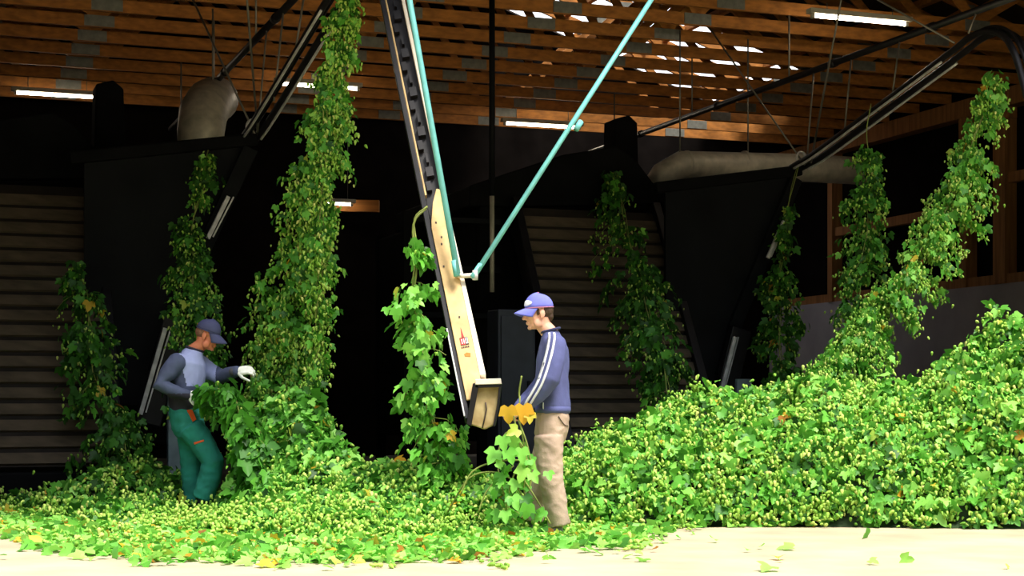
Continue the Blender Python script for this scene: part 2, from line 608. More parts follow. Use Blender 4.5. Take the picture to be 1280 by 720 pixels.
def heap(name, label, cat, hfun, x0, x1, y0, y1, step, nleaf, ncone, size=0.10, base=0.55, yellow=0.03, thick=0.07, weight=None, cone_w=None, minh=0.012, csize=0.050):
    nx, ny = int((x1 - x0) / step) + 1, int((y1 - y0) / step) + 1
    xs, ys = np.linspace(x0, x1, nx), np.linspace(y0, y1, ny)
    X, Y = np.meshgrid(xs, ys, indexing='ij')
    H = hfun(X, Y)
    nzv = np.vectorize(lambda a, b: mnoise.fractal(Vector((a * 2.2, b * 2.2, 3.1)), 1.0, 2.0, 3))(X, Y)
    H = np.maximum(H * (1 + 0.28 * nzv), 0)
    gx, gy = np.gradient(H, xs, ys)
    fo = Foliage()
    vid = np.arange(nx * ny).reshape(nx, ny)
    a, b, c, d = vid[:-1, :-1].ravel(), vid[1:, :-1].ravel(), vid[1:, 1:].ravel(), vid[:-1, 1:].ravel()
    keep = np.maximum.reduce([H[:-1, :-1], H[1:, :-1], H[1:, 1:], H[:-1, 1:]]).ravel() > 0.06
    tri = np.concatenate([np.stack([a, b, c], 1)[keep], np.stack([a, c, d], 1)[keep]])
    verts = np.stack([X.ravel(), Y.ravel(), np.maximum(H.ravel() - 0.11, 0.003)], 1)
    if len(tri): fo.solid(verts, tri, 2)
    area = np.sqrt(1 + gx ** 2 + gy ** 2)

    def sample(k, w):
        pr = (w / w.sum()).ravel()
        ii = rng.choice(nx * ny, size=k, p=pr)
        i, j = ii // ny, ii % ny
        px = xs[i] + rng.uniform(-.5, .5, k) * step
        py = ys[j] + rng.uniform(-.5, .5, k) * step
        n_ = nrm(np.stack([-gx[i, j], -gy[i, j], np.ones(k)], 1))
        z = H[i, j] + gx[i, j] * (px - xs[i]) + gy[i, j] * (py - ys[j])
        return np.stack([px, py, np.maximum(z, minh)], 1), n_

    w = area * (H > minh)
    wl = w * (weight(X, Y, H) if weight else 1)
    pos, n_ = sample(nleaf, wl)
    pos = pos + n_ * rng.uniform(-0.5, 1.0, (nleaf, 1)) * thick * np.minimum(1, pos[:, 2:3] * 6 + 0.1)
    pos[:, 2] = np.maximum(pos[:, 2], minh + rng.uniform(0, 0.02, nleaf))
    tip = np.array((0, -0.35, -0.8)) + rng.normal(0, 0.8, (nleaf, 3))
    low = pos[:, 2] < 0.06
    tip[low, 2] *= 0.12
    nn = n_ + rng.normal(0, 0.6, (nleaf, 3))
    sz = size * (0.42 + 0.85 * rng.random(nleaf) ** 1.8)
    fo.leaves(pos, tip, nn, sz, tints(nleaf, base, 0.26, yellow))
    if ncone:
        wc = w * (cone_w(X, Y, H) if cone_w else 1)
        k2 = ncone // 9
        cen, n2 = sample(k2, wc)
        pos = np.repeat(cen, 9, 0) + rng.normal(0, 0.045, (k2 * 9, 3)) + np.repeat(n2, 9, 0) * thick * rng.uniform(-0.2, 0.9, (k2 * 9, 1))
        pos[:, 2] = np.maximum(pos[:, 2], 0.02)
        tip = np.array((0, -0.2, -1.0)) + rng.normal(0, 0.5, pos.shape)
        tip[pos[:, 2] < 0.08, 2] *= 0.1
        fo.cones(pos, tip, csize * rng.uniform(0.6, 1.15, len(pos)), np.clip(rng.normal(0.5, 0.25, len(pos)), 0, 1))
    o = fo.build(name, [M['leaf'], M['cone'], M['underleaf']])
    return tag(o, label, cat, None, 'stuff')


# ================================================================== THE BARN
U0, U1 = -0.55, 15.8            # inner faces of the side walls
V0, V1 = 13.2, 28.6             # open front, back wall
HT = 5.8                        # underside of the trusses
SLOPE = 0.35
UR = (U0 + U1) / 2


def zroof(u):
    return HT + 0.42 + SLOPE * (U1 - UR - abs(u - UR))


def struct(name, mb, m):
    return tag(mb.build(name, m), None, None, None, 'structure')


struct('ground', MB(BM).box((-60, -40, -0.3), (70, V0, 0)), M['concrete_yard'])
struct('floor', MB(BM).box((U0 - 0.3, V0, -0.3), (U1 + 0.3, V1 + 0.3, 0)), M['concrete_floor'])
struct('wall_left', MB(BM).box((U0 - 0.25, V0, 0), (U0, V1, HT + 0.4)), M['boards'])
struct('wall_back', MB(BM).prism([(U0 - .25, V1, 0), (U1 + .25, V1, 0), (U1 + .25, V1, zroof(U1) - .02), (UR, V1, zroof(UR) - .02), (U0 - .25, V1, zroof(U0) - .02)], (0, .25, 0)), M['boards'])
struct('wall_right', MB(BM).box((U1, V0, 0), (U1 + 0.3, V1, 2.8)), M['concrete_wall'])
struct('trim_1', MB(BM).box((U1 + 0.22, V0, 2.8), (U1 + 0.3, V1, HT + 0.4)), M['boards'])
# gable above the opening; lintel and unseen side walls closed in to cut daylight
g = MB(BM)
LINT = 4.9
g.prism([(U0 - .3, V0, 0), (-.35, V0, 0), (-.35, V0, LINT), (11.6, V0, LINT), (11.6, V0, 0), (U1 + .3, V0, 0), (U1 + .3, V0, zroof(U1) + .05), (UR, V0, zroof(UR) + .05), (U0 - .3, V0, zroof(U0) + .05)], (0, 0.14, 0))
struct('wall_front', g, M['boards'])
# roof: two slopes, a row of roof lights let into the right-hand one
SKY_U0, SKY_U1, SKY_V0, SKY_V1 = 10.2, 14.4, 24.9, 28.4
r = MB(BM)


def slope_piece(mb, ua, ub, va, vb, th=0.03):
    mb.prism([(ua, va, zroof(ua)), (ub, va, zroof(ub)), (ub, va, zroof(ub) + th), (ua, va, zroof(ua) + th)], (0, vb - va, 0))


slope_piece(r, U0 - 0.5, UR, V0 - 2.2, V1 + 0.3)  # unseen front overhang, lengthened to shade the barn mouth and interior
slope_piece(r, UR, SKY_U0, V0 - 2.2, V1 + 0.3)
slope_piece(r, SKY_U1, U1 + 0.5, V0 - 2.2, V1 + 0.3)
slope_piece(r, SKY_U0, SKY_U1, V0 - 2.2, SKY_V0)
slope_piece(r, SKY_U0, SKY_U1, SKY_V1, V1 + 0.3)
struct('ceiling', r, M['roof'])
pm, pnt, pb = nodes_of('roof_light_sheet')
ptr = pnt.nodes.new('ShaderNodeBsdfTransparent')
pmx = pnt.nodes.new('ShaderNodeMixShader')
pmx.inputs[0].default_value = 0.06
pb.inputs['Base Color'].default_value = (0.8, 0.8, 0.75, 1)
pb.inputs['Roughness'].default_value = 0.3
pnt.links.new(ptr.outputs[0], pmx.inputs[1])
pnt.links.new(pb.outputs[0], pmx.inputs[2])
pnt.links.new(pmx.outputs[0], pnt.nodes['Material Output'].inputs[0])
w = MB(BM)
slope_piece(w, SKY_U0, SKY_U1, SKY_V0, SKY_V1, 0.01)
struct('window_1', w, pm)
# purlins on the trusses
for i, u in enumerate([0.4, 1.9, 3.4, 4.9, 6.4, 7.5, 8.2, 9.4, 10.9, 12.4, 13.9, 15.2]):
    struct('trim_%d' % (i + 2), MB(BM).box((u - .05, V0, zroof(u) - .11), (u + .05, V1, zroof(u) - .01)), M['wood'])

# --- roof trusses
ORD = ['first', 'second', 'third', 'fourth', 'fifth', 'sixth', 'seventh', 'eighth', 'ninth', 'tenth', 'eleventh', 'twelfth', 'thirteenth']
truss = thing('roof_truss', B(UR, 0, HT), 'x', 'roof truss', 'timber roof trusses', YAW)
W = BM
BCH = 0.155                                                # height of the bottom chord


def timber(name, a, b, th=0.05, h=0.15, parent=None):
    m = MB()
    m.beam(B(*a), B(*b), th, h, up=(0, 0, 1))
    return m.build(name, M['wood'], parent)


timber('bottom_chord', (U0, 0, HT + BCH / 2), (U1, 0, HT + BCH / 2), 0.05, BCH, truss)
ztc = lambda u: zroof(u) - 0.20
for s in (-1, 1):
    ue = U0 if s < 0 else U1
    timber('top_chord', (ue, 0, ztc(ue) + .05), (UR, 0, ztc(UR) + .05), 0.05, 0.16, truss)
nodes_b = [U0 + (U1 - U0) * t for t in (0.17, 0.39, 0.61, 0.83)]
nodes_t = [U0 + (U1 - U0) * t for t in (0.10, 0.28, 0.5, 0.72, 0.90)]
for i, ub in enumerate(nodes_b):
    for ut in (nodes_t[i], nodes_t[i + 1]):
        timber('web', (ub, 0, HT + BCH - .02), (ut, 0, ztc(ut)), 0.045, 0.11, truss)
for ub in nodes_b + [UR]:
    m = MB(BM)
    m.box((ub - .19, -.035, HT + .01), (ub + .19, .035, HT + BCH - .005))
    m.build('nail_plate', M['plate'], truss)
for ut in nodes_t:
    m = MB(BM)
    m.box((ut - .12, -.035, ztc(ut) - .09), (ut + .12, .035, ztc(ut) + .07))
    m.build('nail_plate', M['plate'], truss)
TV = [18.05 + 0.907 * i for i in range(11)]
for i, v in enumerate(TV):
    t = truss if i == 0 else copy_tree(truss)
    t.location = B(UR + (0.10 * ((i * 37) % 7 - 3)) * 0, v, HT)
    t['label'] = 'horizontal orange timber roof truss, %s counting back from the top edge of the photo' % ORD[i]

# --- posts and rails of the right-hand wall
for v, wd, lab in ((21.3, .30, 'thick square timber post on grey concrete wall, nearest the bright hanging bine'),
                   (22.25, .18, 'thin timber post on concrete wall just behind the thick post'),
                   (26.3, .16, 'dim timber post at far end of grey concrete wall')):
    m = MB(BM)
    m.box((U1 - .02, v - wd / 2, 2.8), (U1 + .2, v + wd / 2, HT))
    m.box((U1 + .02, v - wd / 2 - .06, HT - .45), (U1 + .16, v + wd / 2 + .06, HT - .25))
    tag(m.build('timber_post', M['wood_wall']), lab, 'post', 'posts on the concrete wall')
struct('trim_20', MB(BM).box((U1 - .05, V0, HT - .28), (U1 + .2, V1, HT - .0)), M['wood_wall'])
struct('trim_21', MB(BM).box((U1 + .02, V0, 2.8), (U1 + .2, V1, 2.95)), M['wood_wall'])
for z, va, vb in ((4.35, 18, 21.2), (4.0, 22.3, 26.3)):
    struct('trim_%d' % (22 if z > 4.2 else 23), MB(BM).box((U1 + .04, va, z), (U1 + .16, vb, z + .16)), M['wood_wall'])

m = MB()
m.beam(P(392, 257, 28.3), P(474, 258, 28.3), .16, .2)
struct('trim_24', m, M['wood'])
# --- fluorescent lamps
def lamp(px, py, d, ln, label):
    c = P(px, py, d)
    ux = Vector((CY, SY, 0))
    t = thing('fluorescent_lamp', c, label, 'lamp', 'fluorescent lamps under the trusses')
    ax = (ux, Vector((-SY, CY, 0)), Vector((0, 0, 1)))
    m = MB()
    m.box((-ln / 2 - .06, -.06, .025), (ln / 2 + .06, .06, .085), 0, ax, c)
    m.build('housing', M['lamp_body'], t, 0.006)
    for s in (-1, 1):
        m = MB()
        m.box((s * ln / 2 - .02, -.025, -.03), (s * ln / 2 + .02, .025, .03), 0, ax, c)
        m.build('end_holder', M['lamp_body'], t)
    m = MB()
    m.tube([c - ux * (ln / 2 - .02), c + ux * (ln / 2 - .02)], 0.021, 10)
    m.build('tube', M['tube'], t)
    for s in (-1, 1):
        a = c + ux * s * ln * .35 + Vector((0, 0, .08))
        MB().tube([a, Vector((a.x, a.y, HT + .03))], 0.006, 5).build('hanger', M['wire'], t)


lamp(1075, 25, 20.1, 1.32, 'lit fluorescent tube high above the curved black overhead rail, brightest and nearest')
lamp(72, 119, 24.7, 1.22, 'lit fluorescent tube above the tall slatted apron behind the stooping man')
lamp(398, 108, 24.2, 1.20, 'lit fluorescent tube partly hidden by the tallest leafy hanging bine')
lamp(678, 157, 27.2, 1.32, 'lit fluorescent tube crossed by the slanting turquoise brace')
lamp(423, 255, 27.8, .46, 'short lit lamp low in the dark between the two machines')

# ================================================================== PICKING MACHINES
MU, MV = 3.4, 17.5


def machine():
    t = thing('hop_picking_machine', B(MU, MV, 0), 'x', 'picking machine', 'hop picking machines', YAW)
    X = BM @ Matrix.Translation((MU, 0, 0))
    # housing behind the apron
    h = MB(X)
    h.prism([(-3.75, 18.6, .5), (-.25, 18.6, .5), (-.25, 18.6, 3.55), (-3.75, 18.6, 3.35)], (0, 4.6, 0))
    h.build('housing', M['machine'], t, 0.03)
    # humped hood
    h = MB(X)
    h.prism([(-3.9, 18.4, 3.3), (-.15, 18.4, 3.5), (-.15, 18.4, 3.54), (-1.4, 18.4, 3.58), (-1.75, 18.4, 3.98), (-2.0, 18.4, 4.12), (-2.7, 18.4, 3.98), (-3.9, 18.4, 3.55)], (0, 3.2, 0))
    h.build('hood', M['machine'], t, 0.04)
    h = MB(X)
    h.prism([(-1.43, 19.8, 3.5), (-1.05, 19.8, 3.5), (-1.08, 19.8, 4.68), (-1.2, 19.8, 4.78), (-1.40, 19.8, 4.72)], (0, .4, 0))
    h.build('exhaust_stub', M['machine'], t, 0.02)
    # inclined slatted apron
    a0, a1 = Vector((0, 16.55, 0.35)), Vector((0, 18.3, 3.3))
    d = (a1 - a0)
    L = d.length
    d.normalize()
    nn = Vector((0, -d.z, d.y))
    ax = (Vector((1, 0, 0)), d, nn)
    s = MB(X)
    s.box((-3.3, 0, -.12), (-1.55, L, 0), 0, ax, a0)
    n = int(L / .185)
    for i in range(n):
        s.box((-3.3, i * .185 + .02, -.01), (-1.55, i * .185 + .14, .035), 1, ax, a0)
    s.build('slatted_apron', [M['belt'], M['slat']], t)
    for x in (-3.36, -1.52):
        s = MB(X)
        s.box((x - .05, -.15, -.16), (x + .05, L + .1, .10), 0, ax, a0)
        s.build('side_rail', M['black'], t, 0.01)
    s = MB(X)
    s.box((-3.4, 16.5, 0), (-1.45, 17.6, .30))
    s.build('foot_plinth', M['machine'], t, 0.02)
    # top beam and slanting side sheet with its bright edge strip
    s = MB(X)
    s.beam((-1.9, 17.5, 3.5), (.05, 17.5, 3.8), .12, .13)
    s.build('top_beam', M['machine'], t, 0.02)
    s = MB(X)
    s.prism([(-1.75, 17.52, 3.48), (-.02, 17.52, 3.74), (-1.10, 17.52, .95), (-1.75, 17.52, .95)], (0, .05, 0))
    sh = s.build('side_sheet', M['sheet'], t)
    s = MB(X)
    f = lambda z: float(np.interp(z, [.8, 1.85, 3.75], [-1.22, -.92, 0]))
    s.beam((f(1.3) + .05, 17.5, 1.3), (f(1.9) + .05, 17.5, 1.9), .16, .10, up=(0, 1, 0))
    s.beam((f(1.85) + .05, 17.5, 1.85), (-.02, 17.5, 3.7), .16, .10, up=(0, 1, 0))
    s.build('edge_beam', M['sheet'], t, 0.01)
    for za, zb, nm in ((.85, 1.75, 0), (2.7, 3.15, 1)):
        s = MB(X)
        s.beam((f(za), 17.30, za), (f(zb), 17.30, zb), .045, .035, up=(0, 1, 0))
        q = s.build('edge_strip', M['steel'], t, 0.004)
        s = MB(X)
        s.beam((f(za) + .06, 17.33, za + .02), (f(zb) + .06, 17.33, zb), .015, .02, up=(0, 1, 0))
        s.build('edge_strip', M['steel'], t)
    s = MB(X)
    s.beam((f(.75) + .1, 17.40, .75), (f(1.85) + .1, 17.40, 1.85), .26, .10, up=(0, 1, 0))
    s.build('edge_channel', M['black'], t, 0.01)
    # pale leg under the sheet, frame legs and cross bars
    s = MB(X)
    s.box((-.92, 17.30, 0), (-.72, 17.40, 1.25))
    s.box((-.66, 17.33, 0), (-.60, 17.40, 1.15))
    s.build('leg', M['bluegrey'], t, 0.01)
    for x, y in ((-3.7, 18.5), (-.3, 18.5), (-3.7, 23.1), (-.3, 23.1), (-4.7, 18.3)):
        s = MB(X)
        s.box((x - .06, y - .06, 0), (x + .06, y + .06, 3.4 if x > -4 else 3.2))
        s.build('leg', M['machine'], t)
    for z in (3.12, 2.55, 2.0, 1.15):
        s = MB(X)
        s.beam((-4.75, 18.3, z), (-3.55, 18.3, z), .05, .06)
        s.build('cross_bar', M['sheet'], t)
    return t


mach = machine()
mach2 = copy_tree(mach)
mach2.location = B(MU + 6.7, MV + .1, 0)
mach['label'] = 'dark hop picking machine with slatted apron standing behind the stooping man in green'
mach2['label'] = 'dark hop picking machine with slatted apron standing behind the man in blue jacket'

# --- galvanised air ducts behind the hoods
d = thing('air_duct', B(9.2, 19.2, 4.2), 'round galvanised duct lying above the machine by the curved rail', 'duct', 'galvanised ducts over the machines')
m = MB()
a, b = P(850, 205, 21.4), P(1010, 210, 22.4)
m.tube([P(818, 232, 21.3), P(828, 219, 21.3), P(850, 207, 21.4), b, P(1080, 214, 22.9)], [.15, .17, .19, .19, .19], 20)
m.build('pipe', M['galv'], d)
for px, dd in ((858, 21.45), (930, 21.9), (1000, 22.35)):
    e = P(px, 207, dd)
    MB().tube([e - Vector((.018, .006, 0)), e + Vector((.018, .006, 0))], .197, 20).build('seam_band', M['galv'], d)
for px, dd in ((850, 21.35), (935, 21.9)):
    e = P(px, 200, dd)
    MB().tube([e, Vector((e.x, e.y, HT + .02))], 0.012, 6).build('hanger', M['wire'], d)
d = thing('air_duct', P(252, 190, 19.6), 'upright galvanised duct bend above the machine behind the stooping man', 'duct', 'galvanised ducts over the machines')
m = MB()
m.tube([P(250, 200, 19.6), P(251, 165, 19.6), P(254, 142, 19.8), P(262, 128, 20.3), P(270, 124, 21.2)], [.26, .28, .29, .29, .29], 20)
m.build('pipe', M['galv'], d)
e = P(266, 130, 20.2)
MB().tube([e, Vector((e.x, e.y, HT + .02))], 0.012, 6).build('hanger', M['wire'], d)

# --- overhead rails: they leave the machine towards the yard, peak and turn down
def rail(du, label):
    t = thing('overhead_rail', B(MU + du, MV, 3.8), label, 'rail', 'curved overhead rails')
    base = [(0, 17.62, 3.83), (0, 17.5, 3.85), (.03, 16.9, 3.98), (.2, 14.75, 4.62), (.22, 14.35, 4.74), (.235, 14.05, 4.76), (.25, 13.8, 4.66), (.26, 13.65, 4.48), (.27, 13.55, 4.25), (.27, 13.45, 3.98)]
    if du == 0: base = base[:-2]
    for k, (su, sz) in enumerate(((-.075, .0), (.075, .0))):
        p = spline([B(MU + du + u + su, v, z + sz) for u, v, z in base], 70)
        MB().tube([Vector(q) for q in p], 0.036, 8).build('runner', M['black'], t)
        p2 = spline([B(MU + du + u + su * 1.3, v - .0, z - .045) for u, v, z in base[1:4]], 40)
        MB().tube([Vector(q) for q in p2], 0.014, 6).build('wear_strip', M['steel'], t)
    p = spline([B(MU + du + u, v, z + .05) for u, v, z in base], 60)
    MB().tube([Vector(q) for q in p], 0.02, 6).build('chain_guide', M['black'], t)
    # hanging rods to the pipe overhead
    for v, z in ((14.2, 4.76), (15.6, 4.35), (16.6, 4.06), (17.45, 3.86)):
        a = B(MU + du + .05, v, z)
        MB().tube([a, B(MU + du + .15, v, 5.0)], 0.011, 6).build('hanger', M['wire'], t)
    for va, vb in ((14.4, 16.1), (17.3, 15.6), (17.45, 19.0)):
        a = B(MU + du + .02, va, 4.7 if va < 15 else 3.85)
        MB().tube([a, B(MU + du - .5, vb, HT + .03)], 0.012, 6).build('stay', M['wire'], t)
    # clevis ring
    ring = [B(MU + du + .0 + .06 * math.cos(a), 17.5, 3.92 + .09 * math.sin(a)) for a in np.linspace(-.5, math.pi + .5, 14)]
    MB().tube(ring, .014, 6).build('shackle', M['steel'], t)
    return t


rail(0, 'black twin overhead rail rising from the machine behind the stooping man')
rail(6.7, 'black twin overhead rail with curved hump, above the bright slanting bine')
for du, lab in ((0, 'long dark pipe under the roof above the stooping man'), (6.7, 'long dark pipe under the roof above the curved black rail')):
    t = thing('roof_pipe', B(MU + du + .15, 18, 5.0), lab, 'pipe', 'dark pipes under the roof')
    MB().tube([B(MU + du + .15, 13.4, 5.0), B(MU + du + .15, 24.5, 5.0)], 0.04, 10).build('pipe', M['black'], t)
    for v in TV[::3]:
        if v < 24.4:
            MB().tube([B(MU + du + .15, v, 5.0), B(MU + du + .15, v, HT + .03)], 0.012, 6).build('hanger', M['wire'], t)
    for v in (15.0, 17.0, 20.0, 22.5):
        MB().tube([B(MU + du + .15, v - .05, 5.0), B(MU + du + .15, v + .05, 5.0)], 0.052, 10).build('coupling', M['black'], t)

# --- slim hanging tube between the machines
t = thing('hanging_tube', P(615, 365, 19.12), 'slim grey tube hanging from the roof beside the slanting turquoise brace', 'tube')
tp = P(615, 365, 19.12)
MB().tube([tp, P(615, 240, 19.12)], 0.028, 10).build('sleeve', M['galv'], t)
MB().tube([P(615, 245, 19.12), Vector((tp.x, tp.y, HT + .05))], 0.035, 10).build('pipe', M['sheet'], t)

# --- control cabinet behind the man in blue
c0 = P(645, 470, 17.2)
t = thing('control_cabinet', B(*((BM.inverted() @ Vector((c0.x, c0.y, 0)))[:])), 'dark navy steel cabinet standing behind the face of the man in blue jacket', 'cabinet', None, YAW)
X = Matrix.Translation((c0.x, c0.y, 0)) @ BM
m = MB(X); m.box((-.2, 0, .25), (.22, .35, 1.95)); m.build('body', M['navybox'], t, 0.015)
m = MB(X); m.box((-.17, -.02, .35), (.19, 0, 1.88)); q = m.build('door', M['navybox'], t, 0.006)
m = MB(X); m.box((.12, -.05, 1.05), (.145, -.015, 1.2)); m.build('handle', M['sheet'], q)
for x in (-.16, .18):
    m = MB(X); m.box((x - .03, .02, 0), (x + .03, .33, .26)); m.build('foot', M['navybox'], t)

# ================================================================== LOADING ARM in the middle
A0, A1 = P(598, 505, 12.45), P(482, -55, 14.1)
ad = (A1 - A0)
AL = ad.length
ad.normalize()
aw = Vector((1, 0, 0)) - ad * ad.x
aw.normalize()
an = aw.cross(ad)
if an.y > 0: an = -an                                     # towards the camera
AX = (aw, ad, an)
arm = thing('loading_arm', A0, 'slanting steel loading arm with cream cover beside the man in blue jacket', 'loading arm')
yl = lambda py: (505 - py) / 560 * AL                     # length along the arm at a row


def abox(lo, hi, name, m, parent=arm, bev=0.004):
    return MB().box(lo, hi, 0, AX, A0).build(name, m, parent, bev)


abox((-.125, -.12, -.05), (-.085, AL, .05), 'left_channel', M['black'])
abox((-.083, yl(262), -.02), (-.068, AL, .035), 'wear_strip', M['cream'])
abox((-.130, -.1, .045), (-.118, yl(420), .056), 'edge_strip', M['steel'])
abox((.055, yl(300), -.03), (.082, AL, .045), 'right_channel', M['cream_pale'])
abox((-.08, 0, -.06), (.06, AL, -.035), 'back_web', M['black'])
for i in range(17):
    y = yl(255) + i * .13
    abox((-.055 + .02 * ((i * 7) % 3), y, -.03), (-.015 + .02 * ((i * 5) % 3), y + .085, .012), 'chain_link', M['black'], bev=0)
m = MB()
prof = []
w0, w1, yt = -.085, .05, yl(300)
prof = [(w0, .02), (w1, .02), (w1, yl(266))] + [(w1 - .012, yl(260)), (w1 - .035, yl(259)), (w0 + .05, yl(275)), (w0 + .012, yl(295)), (w0, yl(304))]
m.prism([A0 + aw * x + ad * y + an * .05 for x, y in prof], an * .02)
cover = m.build('cover', M['cream'], arm, 0.004)
m = MB()
m.prism([A0 + aw * x + ad * y - an * .05 for x, y in ((.052, yl(478)), (.098, yl(478)), (.075, yl(268)), (.052, yl(268)))], an * .115)
m.build('side_flange', M['cream_pale'], arm, 0.004)
# printed maker's mark on the cover
def decal(poly, name, m, lift=.0025):
    MB().prism([A0 + aw * x + ad * y + an * .0705 for x, y in poly], an * lift).build(name, m, cover)


yb = yl(443)
rect = lambda x0, y0, x1, y1: [(x0, y0), (x1, y0), (x1, y1), (x0, y1)]
decal([(-.028, yb + .07), (-.008, yb + .07), (-.019, yb + .155)], 'logo', M['red'])
decal(rect(-.045, yb, .018, yb + .066), 'logo', M['ink'])
decal(rect(-.042, yb + .004, -.006, yb + .060), 'logo', M['red'], .004)
decal(rect(-.034, yb + .012, -.028, yb + .052), 'logo', M['white'], .0055)
decal(rect(-.018, yb + .012, -.012, yb + .052), 'logo', M['white'], .0055)
decal(rect(-.003, yb + .010, .002, yb + .062), 'logo', M['white'], .004)
decal(rect(.002, yb + .010, .012, yb + .018), 'logo', M['white'], .004)
decal(rect(.010, yb + .010, .015, yb + .062), 'logo', M['white'], .004)
for i in range(5):
    decal(rect(-.045 + i * .013, yb - .024, -.036 + i * .013, yb - .010), 'logo', M['ink'])
decal([(-.03, yb - .095), (.01, yb - .105), (.016, yb - .075), (-.012, yb - .065), (-.034, yb - .075)], 'stain', M['rust'])
for x, py in ((-.05, 300), (-.03, 318), (-.06, 352), (-.02, 412), (-.04, 326)):
    y = yl(py)
    decal([(x, y), (x + .012, y - .004), (x + .016, y + .012), (x + .004, y + .018)], 'stain', M['ink'])
# shoe at the lower end
sh_d = 12.33
q = lambda x, y: P(x, y, sh_d)
m = MB()
m.prism([q(597, 481), q(625, 481), q(622, 508), q(617, 532), q(606, 537), q(588, 531), q(592, 505)], (0, .2, 0))
shoe = m.build('shoe', M['cream_dirty'], arm, 0.01)
m = MB()
m.prism([P(594, 474, 12.28), P(626, 473, 12.28), P(627, 480, 12.28), P(594, 481, 12.28)], (0, .28, 0))
cp_ = m.build('shoe_cap', M['cream_pale'], arm, 0.004)
m = MB()
m.prism([P(591, 479, 12.29), P(599, 479, 12.29), P(594, 506, 12.29), P(589, 533, 12.29), P(583, 530, 12.29)], (0, .25, 0))
m.prism([P(624, 481, 12.29), P(627, 481, 12.29), P(624, 508, 12.29), P(619, 533, 12.29), P(616, 533, 12.29), P(621, 508, 12.29)], (0, .25, 0))
m.prism([P(594, 481, 12.29), P(627, 481, 12.29), P(626, 484, 12.29), P(594, 485, 12.29)], (0, .05, 0))
m.build('shoe_edge', M['black'], arm, 0.004)
MB().tube([P(607, 503, 12.32), P(608, 512, 12.32), P(606, 522, 12.32), P(603, 535, 12.32)], .006, 5).build('shoe_seam', M['ink'], shoe)
# bracket where the braces meet
bk = P(583, 343, 12.80)
m = MB()
m.tube([P(570, 344, 12.79), P(578, 345, 12.76), P(594, 344, 12.76)], .019, 8)
m.build('bracket', M['cream_pale'], arm)
MB().tube([P(594, 350, 12.76), P(594, 338, 12.76)], .022, 10).build('pivot_pin', M['steel'], arm)
# braces
t = thing('turquoise_brace', P(592, 343, 12.76), 'turquoise steel brace slanting up and away from the loading arm towards the roof lights', 'brace', 'turquoise braces of the arm')
e = P(910, -150, 14.62)
MB().tube([P(594, 343, 12.76), e], .021, 12).build('tube', M['turquoise'], t)
MB().tube([P(720, 162, 13.42), P(726, 152, 13.46)], .0245, 12).build('collar', M['turquoise'], t)
MB().tube([P(590, 347, 12.75), P(601, 331, 12.80)], .0235, 10).build('end_fork', M['turquoise'], t)
MB().tube([e, e + Vector((0.02, .05, .25))], .03, 10).build('roof_bracket', M['black'], t)
t = thing('turquoise_brace', P(573, 343, 12.76), 'turquoise steel brace running close along the upper loading arm', 'brace', 'turquoise braces of the arm')
e = P(484, -150, 13.56)
m = MB()
m.tube([P(572, 342, 12.72), P(511, -5, 13.2), e], .024, 12)
m.build('tube', M['turquoise'], t)
MB().tube([P(571, 345, 12.72), P(568, 326, 12.74)], .026, 10).build('end_fork', M['turquoise'], t)
MB().tube([e, e + Vector((0.02, .05, .52))], .03, 10).build('roof_bracket', M['black'], t)

# ================================================================== PEOPLE
def skin_mat(name, col, col2):
    m = mat(name, col, 0.55, var=0.1, scale=25, col2=col2)
    b = m.node_tree.nodes['Principled BSDF']
    b.inputs['Subsurface Weight'].default_value = 0.12
    b.inputs['Subsurface Radius'].default_value = (0.02, 0.008, 0.004)
    return m


M['skin'] = skin_mat('skin_fair', (0.70, 0.35, 0.24, 1), (0.76, 0.41, 0.29, 1))
M['skin_red'] = skin_mat('skin_ruddy', (0.56, 0.17, 0.085, 1), (0.62, 0.21, 0.11, 1))
M['hair'] = mat('brown_hair', (0.05, 0.025, 0.012, 1), 0.6, var=0.3, scale=60)
M['hair_grey'] = mat('grey_stubble', (0.22, 0.10, 0.06, 1), 0.7, var=0.3, scale=60)
M['eye'] = mat('eye_white', (0.7, 0.68, 0.65, 1), 0.3, var=0.03)
M['iris'] = mat('iris', (0.03, 0.03, 0.035, 1), 0.2, var=0.1)
M['jacket'] = mat('blue_jacket', (0.075, 0.085, 0.22, 1), 0.8, var=0.14, scale=9, bump=0.2, bscale=120)
M['jacket_dark'] = mat('navy_collar', (0.025, 0.03, 0.085, 1), 0.8, var=0.2)
M['stripe'] = mat('white_stripe', (0.75, 0.74, 0.80, 1), 0.7, var=0.05)
M['cap_blue'] = mat('cap_blue', (0.15, 0.165, 0.62, 1), 0.8, var=0.12, scale=12)
M['cap_trim'] = mat('cap_piping', (0.42, 0.16, 0.25, 1), 0.8, var=0.1)
M['khaki'] = mat('khaki_trousers', (0.43, 0.31, 0.235, 1), 0.85, var=0.22, scale=6, bump=0.2, bscale=90)
M['shoe'] = mat('grey_shoe', (0.20, 0.19, 0.18, 1), 0.7, var=0.25)
M['slate'] = mat('slate_sleeve', (0.058, 0.072, 0.135, 1), 0.85, var=0.2, scale=9)
M['lilac'] = mat('lilac_panel', (0.32, 0.36, 0.62, 1), 0.85, var=0.1, scale=9)
M['ink_blue'] = mat('dark_waist', (0.022, 0.020, 0.036, 1), 0.85, var=0.2)
M['cap_navy'] = mat('cap_navy', (0.055, 0.060, 0.14, 1), 0.8, var=0.2)
M['teal'] = mat('green_trousers', (0.016, 0.20, 0.155, 1), 0.85, var=0.22, scale=7)
M['orange'] = mat('orange_flap', (0.75, 0.10, 0.015, 1), 0.7, var=0.1)
M['boot'] = mat('black_boot', (0.016, 0.017, 0.026, 1), 0.55, var=0.2)
